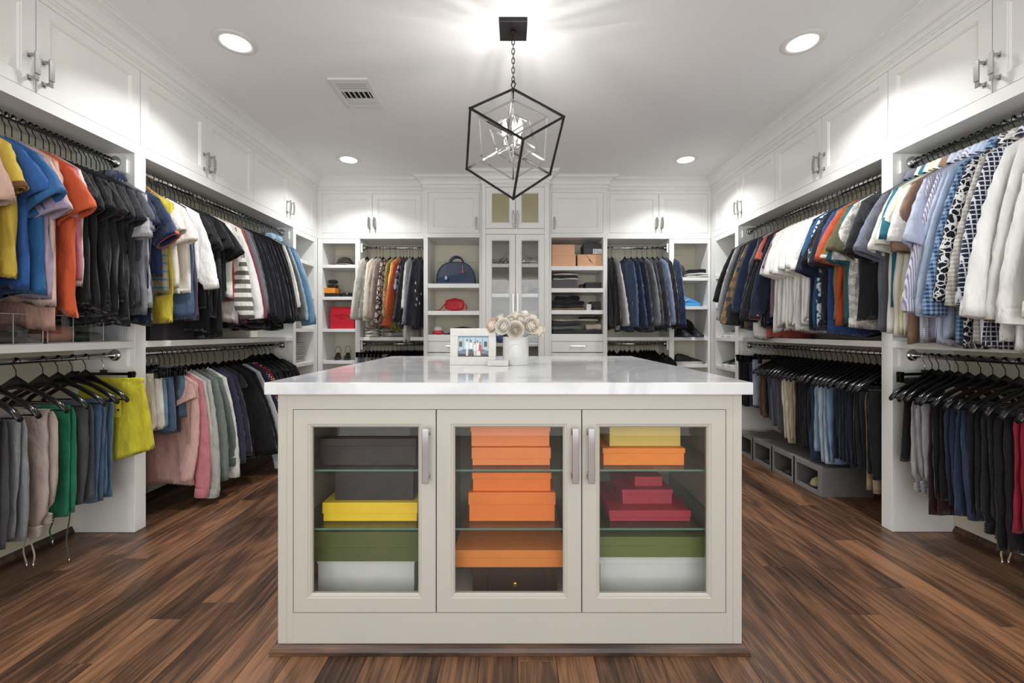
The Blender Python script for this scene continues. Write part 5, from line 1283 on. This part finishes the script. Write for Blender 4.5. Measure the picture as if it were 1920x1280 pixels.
lettering(t, 'GARAVANI', .016, (0, -.0006, .105), basic('red_tonal', '8E0A1E', .4))
def sandal(label, loc, rz):
    t = thing('sandal', label, 'sandal', loc, rz, 'pair of heeled sandals'); M_ = basic('black_leather', '17161A', .25)
    m = smooth_mb(); P = []
    for j in range(10):
        v = j/9; y = -.11+.20*v; w = .030+.008*math.sin(v*PI*1.2)-.006*v; z = .006 if v < .35 else .006+.06*((v-.35)/.65)**1.3
        P.append([(w*math.cos(a), y, z+.004+.004*math.sin(a)) for a in [2*PI*i/14 for i in range(14)]])
    m.grid(P, True, True, True); m.build('sole', M_, t)
    m = MB(); m.tube([(0, .085, .068), (0, .092, .03), (0, .094, .001)], [.012, .007, .005], 8); m.build('heel', M_, t)
    m = smooth_mb(); P = [[(.038*math.cos(a), -.07+.03*v, .012+.032*math.sin(a)) for a in [PI*i/10 for i in range(11)]] for v in (0, .5, 1)]
    m.grid(P, False); b = m.build('toe_strap', M_, t); b.modifiers.new('s', 'SOLIDIFY').thickness = .003
    m = MB(); m.tube([(.03*math.cos(a), .075+.012*math.sin(a*1), .07+.075*math.sin(a)) for a in [PI*i/14 for i in range(15)]], .003, 6); m.build('ankle_strap', basic('brown_leather', '8A6A4A', .4), t)
sandal('left of two heeled sandals on the back left shelf', (X(632, 4.58), 4.60, .7805), .35); sandal('right of two heeled sandals on the back left shelf', (X(650, 4.58), 4.60, .7805), .30)
# --- white knitted bag on the shelf below the cream jacket
folded('cream knit bundle on the shelf below the cream jacket', X(700, 4.6), 4.60, 1.027, .13, .16, .10, 'D9D3C6', layers=3, seed=4)
folded('taupe folded bag on the shelf below the orange jacket', X(745, 4.62), 4.64, 1.027, .28, .15, .11, 'B5A89A', layers=2, seed=5)
# --- navy dome handbag
nb = thing('handbag', 'navy dome handbag with padlock charm on the back shelf', 'handbag', (X(855.5, 4.52), 4.56, 1.5795), 0, 'handbags')
NL = basic('navy_leather', '22324F', .34, bump=.35, bscale=420)
w2, hh = .200, .235; m = smooth_mb(); P = []
prof2 = [(-w2, 0), (-w2, .02), (-w2+.004, .09), (-w2+.02, .15), (-.145, .20), (-.10, .228), (-.04, .238), (.04, .238), (.10, .228), (.145, .20), (w2-.02, .15), (w2-.004, .09), (w2, .02), (w2, 0)]
for y, s in ((-.085, .94), (-.088, .985), (-.080, 1.0), (.080, 1.0), (.088, .985), (.085, .94)): P.append([(x*s, y*(1), z*s) for x, z in prof2])
m.grid(P, True, True, True); m.build('bag_body', NL, nb)
m = MB(); m.box(-w2-.002, w2+.002, -.0905, -.080, .001, .026); m.build('base_trim', NL, nb, .004)
m = smooth_mb(); m.tube([(x*1.004, -.0885, z*.955+.004) for x, z in prof2[1:-1]], .0035, 6); m.build('piping', NL, nb)
for s in (-1, 1):
    q = MB(); q.tube([(.072*math.cos(a)+.0, s*.045, .215+.085*math.sin(a)**.8) for a in [PI*i/16 for i in range(17)]], .0085, 10); q.build('handle', NL, nb)
    for x in (-.072, .072):
        q = MB(); q.lathe([(.001, 0), (.010, 0), (.012, .004), (.012, .028), (.001, .03)], 12, (x, s*.045, .198)); q.build('handle_ring', CHROME, nb)
q = MB(); q.bar((-.078, -.092, .20), (-.098, -.094, .085), .005, .002); q.build('charm_strap', NL, nb)
q = superbox(.030, .008, .042, e=.6); o = q.build('key_clochette', basic('pale_blue_leather', '9DB2C8', .4), nb); o.location = (-.10, -.096, .046)
q = MB(); q.bar((.070, -.092, .20), (.074, -.094, .15), .004, .002); q.build('charm_strap', basic('brass', 'C9A65A', .25, 1.0), nb)
q = superbox(.022, .010, .034, e=.5); o = q.build('padlock', basic('red_enamel', 'D23A50', .3), nb); o.location = (.075, -.097, .115)
# --- red crossbody with interlocking rings
rb = bag_small('red leather crossbody bag with embossed disc on the back shelf', X(852, 4.5), 4.52, 1.298, .218, .140, .07, 'C4142E')
RL = MATS['leather_C4142E']
def torus(R, r, c, a0=0, a1=2*PI, n=36, sx=1):
    q = MB(); q.tube([(c[0]+sx*R*math.cos(a0+(a1-a0)*i/n), c[1], c[2]+R*math.sin(a0+(a1-a0)*i/n)) for i in range(n+1)], r, 6, caps=True); return q
torus(.044, .0026, (0, -.0345, .066)).build('embossed_circle', RL, rb)
for s in (-1, 1):
    q = torus(.018, .0028, (s*.010, -.0355, .066), math.radians(45), math.radians(320), 24, sx=-s*-1); q.bar((s*.010+s*.018, -.0355, .064), (s*.010+s*.003, -.0355, .064), .004, .004); q.build('embossed_letter', RL, rb)
t = bag_small('small red and white pouch on the lowest open shelf', X(822, 4.5), 4.49, 1.052, .12, .045, .10, 'B5152C', 0, False)
m = superbox(.105, .09, .055, e=.9, top=.6, wob=.08, seed=3); o = m.build('white_lining', fabric('E4E0DA'), t); o.location.z = .034
bag_small('black soft handbag on the lowest open shelf', X(868, 4.52), 4.53, 1.052, .20, .085, .12, '17161A', .1)
# --- display cabinet contents
def dome(label, x, y, z, r, h, col, **k):
    t = thing('folded_garment', label, 'clothing', (x, y, z+.0005), 0, 'clothes in the display cabinet'); superbox(r*2, r*1.6, h, e=.8, top=.5, wob=.05, seed=int(x*100)).build('bundle', fabric(col, **k), t); return t
folded('grey folded hat on the top left display shelf', X(938, 4.42), 4.45, 1.765, .20, .20, .07, '6D6B6B', layers=2, seed=1, group='clothes in the display cabinet')
folded('white lace scarf on the top right display shelf', X(993, 4.42), 4.45, 1.765, .22, .2, .045, 'D2D2D4', layers=2, seed=2, group='clothes in the display cabinet')
folded('grey folded scarf above the lace on the top right shelf', X(1000, 4.42), 4.47, 1.8105, .18, .16, .06, '8B8988', layers=2, seed=3, group='clothes in the display cabinet')
dome('dusty pink bundle on the second display shelf', X(935, 4.42), 4.46, 1.465, .09, .13, 'B89080')
dome('white ruffled bundle on the second display shelf', X(957, 4.42), 4.44, 1.465, .05, .11, 'D6D3CE', pat='blotch', col2='B5B2AE')
t = thing('glass_bowl', 'round clear glass bowl on the second display shelf', 'bowl', (X(986, 4.42), 4.46, 1.4655)); m = MB(); m.lathe([(.03, 0), (.06, .02), (.075, .06), (.07, .10), (.045, .125), (.043, .122), (.066, .098), (.071, .06), (.056, .022), (.001, .004)], 28); m.build('bowl_body', ACRYL, t)
folded('dark grey folded top on the second display shelf', X(1003, 4.42), 4.48, 1.465, .13, .18, .07, '58575A', layers=2, seed=8, group='clothes in the display cabinet')
dome('olive cream knit bundle on the third display shelf', X(937, 4.42), 4.45, 1.17, .10, .14, 'B0A484', pat='heather', col2='948868')
folded('pale grey folded bedding on the third display shelf', X(997, 4.42), 4.46, 1.17, .20, .22, .13, 'B7B1A8', layers=3, seed=9, group='clothes in the display cabinet')
for k, c in enumerate(('7C7B7B', 'A9A8A6', '64666A', '8D8C8A')):
    folded(f'grey folded sweater, {ORD[k]} from the bottom right of the vase', X(1000, 4.42), 4.45, .97+.042*k, .20, .22, .04, c, layers=1, seed=20+k, group='folded sweaters right of the vase')
t = thing('blue_bottle', 'royal blue rounded box between picture frame and vase', 'box', (X(938, 4.4), 4.40, .9705)); superbox(.10, .08, .15, e=.6, top=.7).build('box_body', basic('royal_blue', '1C3F96', .35), t)
# --- right drawer tower shelves (x .385..918)
shelfbox('peach box, upper left of three on the top shelf', X(1034.5, 4.47), X(1078, 4.47), 4.47, .22, 1.889, 1.995, 'E3B08C', .12)
shelfbox('peach box, lower left of three on the top shelf', X(1034.5, 4.45), X(1080, 4.45), 4.45, .24, 1.760, 1.8885, 'E0AC87', .12)
t = shelfbox('peach box with a string closure, right on the top shelf', X(1083, 4.45), X(1130, 4.45)-.006, 4.45, .24, 1.760, 1.8885, 'E0AD88', 0)
m = MB(); m.lathe([(.001, -.003), (.007, -.003), (.007, 0)], 12, (0, -.0003, .068), 'y'); m.build('button', basic('dark_button', '4A2E24', .4), t)
m = MB(); m.tube([(0, -.002, .066), (.012, -.0025, .050), (.03, -.002, .036), (-.04, -.001, .122)], .0014, 5); m.build('string', basic('dark_button', '4A2E24', .4), t)
t = shelfbox('charcoal shoe box with white label on the top shelf', X(1094, 4.47), X(1131, 4.47)-.008, 4.47, .2, 1.889, 2.005, '3A3A40', .35)
boxo('label_sticker', basic('label_white', 'E6E6E4', .5), t, .0, .095, -.0012, -.0002, .008, .060)
for k, (a, b) in enumerate(((.008, .030), (.008, .060), (.040, .085))): boxo('printed_line', basic('label_ink', '2A2A2C', .5), t, a, b, -.0018, -.0013, .048-.013*k, .051-.013*k)
shelfbox('dark grey wide box on the second right shelf', X(1034.5, 4.45), X(1082, 4.45), 4.45, .24, 1.532, 1.62, '4B494D', 0)
folded('black and white printed scarf pile on the grey box', X(1060, 4.5), 4.56, 1.6205, .26, .2, .075, '38363C', 'stripe', 'D8D4D2', layers=3, seed=31)
t = thing('red_ribbon', 'red crumpled ribbon on the printed scarf pile', 'ribbon', (X(1047, 4.5), 4.50, 1.697)); m = MB(); m.tube([(-.03+.012*i, .01*math.sin(i*2.1), .006+.006*math.sin(i*1.7)) for i in range(7)], .006, 6); m.build('ribbon_band', fabric('C02840'), t)
shelfbox('black open box at the right on the second right shelf', X(1098, 4.48), X(1131, 4.48)-.01, 4.48, .18, 1.532, 1.60, '2F3035', .2)
bag_small('small black belt roll beside the black open box', X(1090, 4.47), 4.50, 1.532, .05, .05, .06, '1B1A1D', 0, False, 'rolled_belt', 'belt')
for k, (c, w, h) in enumerate((('8C705E', .34, .030), ('3A3436', .33, .028), ('2B2B31', .34, .045), ('1F2026', .24, .055))):
    z = 1.306+sum((.030, .028, .045, .055)[:k]); folded(f'{("brown", "dark brown", "charcoal", "black")[k]} folded trousers in the third right shelf pile', X(1064, 4.5), 4.56, z, w, .22, h-.001, c, layers=1, seed=40+k)
shelfbox('small black box on the third right shelf', X(1108, 4.5), X(1126, 4.5), 4.50, .14, 1.306, 1.40, '28282C', 0)
shelfbox('small white carton on the third right shelf', X(1099, 4.46), X(1108, 4.46), 4.44, .06, 1.306, 1.37, 'D5D4D0', 0)
t = thing('cap', 'black folded cap on the third right shelf', 'hat', (X(1113, 4.45), 4.445, 1.3065)); superbox(.08, .06, .045, e=.8, top=.4).build('crown', fabric('1E1E22'), t)
for k, (c, p, c2, x, w, h) in enumerate((('3A3B42', None, None, 1070, .50, .042), ('8D8B8C', 'denim', '45464E', 1050, .30, .044), ('5B5C62', 'denim', '2C2D34', 1050, .29, .044), ('CFC3AE', None, None, 1066, .46, .026), ('1E1E22', None, None, 1096, .20, .028))):
    z = 1.059+(0, .0425, .087, .1315, .158)[k]; folded(f'{("charcoal", "grey washed", "dark grey", "cream", "black")[k]} folded jeans in the lowest right shelf pile', X(x+12, 4.5), 4.56, z, w, .22, h-.001, c, p, c2, layers=1, seed=50+k)
folded('sand folded jeans at the right of the lowest right shelf pile', X(1112, 4.5), 4.50, 1.102, .16, .10, .06, 'C9BEAC', layers=1, seed=57)
# --- right back shelf unit (x 1.672..2.026)
def shoe(label, loc, rz, up, sole, L=.28, name='sneaker', group='sneakers', low=True, lace='E8E8E8', swoosh=None):
    t = thing(name, label, 'shoe', loc, rz, group); U = basic('shoe_'+up, up, .55, bump=.2); S_ = basic('sole_'+sole, sole, .5)
    # toe at +x
    m = smooth_mb(); P = []
    st = [(-.50, .060, .026), (-.46, .10, .036), (-.36, .110, .040), (-.22, .105, .040), (-.08, .090, .040), (.08, .074, .043), (.24, .058, .047), (.38, .046, .045), (.47, .034, .034), (.50, .020, .012)]
    for x, h, w in st:
        P.append([(x*L, w*math.copysign(abs(math.cos(a))**.7, math.cos(a))*(1-.30*max(0, math.sin(a))), .022+(h-.022)*max(0, math.sin(a))**.8 if math.sin(a) > 0 else .022) for a in [2*PI*i/20 for i in range(20)]])
    m.grid(P, True, True, True); m.build('upper', U, t)
    m = smooth_mb(); P = []
    for z, s in ((.0005, .96), (.004, 1.0), (.018, 1.02), (.026, 1.0)):
        ring = [(x*L*1.02, w*1.06*s) for x, h, w in st]+[(x*L*1.02, -w*1.06*s) for x, h, w in reversed(st)]
        P.append([(x, y, z+(.008*max(0, (x/L-.35)) if z < .01 else 0)) for x, y in ring])
    m.grid(P, True, True, True); m.build('sole', S_, t)
    m = MB()
    for i in range(5):
        x = (-.02+.055*i)*L; h = .092-.012*i; m.tube([(x-.004, -.026, h-.012), (x, 0, h), (x+.004, .026, h-.012)], .0022, 5)
    m.build('laces', basic('lace_'+lace, lace, .7), t)
    if swoosh:
        q = MB(); q.smooth = False; q.prism([(-.085, .060), (-.06, .045), (-.03, .040), (.045, .062), (-.02, .050), (-.055, .053), (-.08, .074)], -.0445, -.0425); q.build('side_mark', basic('mark_'+swoosh, swoosh, .4), t)
    return t
XR = lambda p, d=4.55: (p-964)*d/F
bag_small('dark brown soft bag on the top back right shelf', XR(1273, 4.52)+.01, 4.54, 1.65, .11, .15, .10, '3A3336', 0, False, rough=.6)
folded('white folded cloth on the top back right shelf', XR(1305, 4.55), 4.56, 1.65, .19, .2, .05, 'DCD9D6', layers=2, seed=60)
folded('navy black folded cloth on top of the white cloth', XR(1308, 4.55), 4.58, 1.7005, .20, .15, .045, '25242E', layers=2, seed=61)
shoe('bright blue sneaker with white side mark on the right shelf', (XR(1285, 4.55), 4.56, 1.3495), 0, '3A8CCB', '4EA2DC', lace='DDEBF5', swoosh='DCEBF6').scale = (1.1, 1.1, 1.35)
for k in range(2):
    shoe(f'black shoe in the pile on the third right shelf, {("left", "right")[k]}', (XR(1281+23*k, 4.55), 4.56, 1.0255), PI/2*-1, '1B1B20', '33343E', group='black shoes', lace='1B1B20')
dome('black soft bundle behind the pair of black shoes', XR(1292, 4.6), 4.70, 1.025, .13, .20, '18181C')
shoe('black and white sneaker front on the fourth right shelf', (XR(1292, 4.5)+.005, 4.54, .7425), .05, '1D1C20', 'C9BDB0', L=.29, lace='1D1C20')
# --- right corner shelves
dome('black bundle hanging over the top right corner shelf', 2.20, 4.16, 1.65, .10, .14, '1A1A1E')
for k in range(2):
    shoe(f'black sneaker with white sole on the right corner shelf, {("near", "far")[k]}', (2.20, 4.10+.12*k, .7425), PI, '23242A', 'E2E1DF', group='black sneakers with white soles')
    shoe(f'grey sneaker on the upper right corner shelf, {("near", "far")[k]}', (2.20, 4.10+.12*k, 1.0255), PI, '8A8A8C', 'D8D6D2', group='grey sneakers')
# --- grey felt shoe cubby on the floor, right side
cb = thing('shoe_cubby', 'grey felt shoe organiser on the floor under the trousers', 'organiser', (2.02, 2.80, .0005), 0)
FELT = basic('grey_felt', '6E6A6A', .95, bump=.6, bscale=500, var=.3, vscale=60)
LCB = 1.08; w_ = .014; hC = .19
boxo('top_panel', FELT, cb, -.0, .34, 0, LCB, hC-w_, hC); boxo('bottom_panel', FELT, cb, 0, .34, 0, LCB, 0.0004, w_)
for k in range(5):
    y = k*(LCB-w_)/4; boxo('divider', FELT, cb, 0, .34, y, y+w_, w_, hC-w_)
boxo('back_panel', FELT, cb, .33, .34, w_, LCB-w_, w_, hC-w_)
m = MB()
for k in range(4):
    y0 = k*(LCB-w_)/4+w_; y1 = y0+(LCB-w_)/4-w_
    m.box(-.004, -.0003, y0-w_, y0+.02, 0.0004, hC); m.box(-.004, -.0003, y1-.02, y1+w_, 0.0004, hC); m.box(-.004, -.0003, y0+.02, y1-.02, hC-.03, hC); m.box(-.004, -.0003, y0+.02, y1-.02, 0.0004, .03)
m.build('front_frame', basic('grey_felt_light', '85817F', .95, bump=.6, bscale=500), cb)
t = thing('slipper', 'cream fluffy slipper inside the grey shoe organiser', 'slipper', (2.13, 2.94, .0150), PI); superbox(.20, .10, .075, e=.8, top=.6, wob=.05, seed=2).build('slipper_body', fabric('D8C59A', 'heather', 'BCA878'), t)
for k in range(2): shoe(f'dark shoe inside the grey shoe organiser, {("second", "third")[k]} opening', (2.15, 3.20+.26*k, .0150), PI, '2A2728', '1A1A1A', L=.24, group='dark shoes in the organiser')
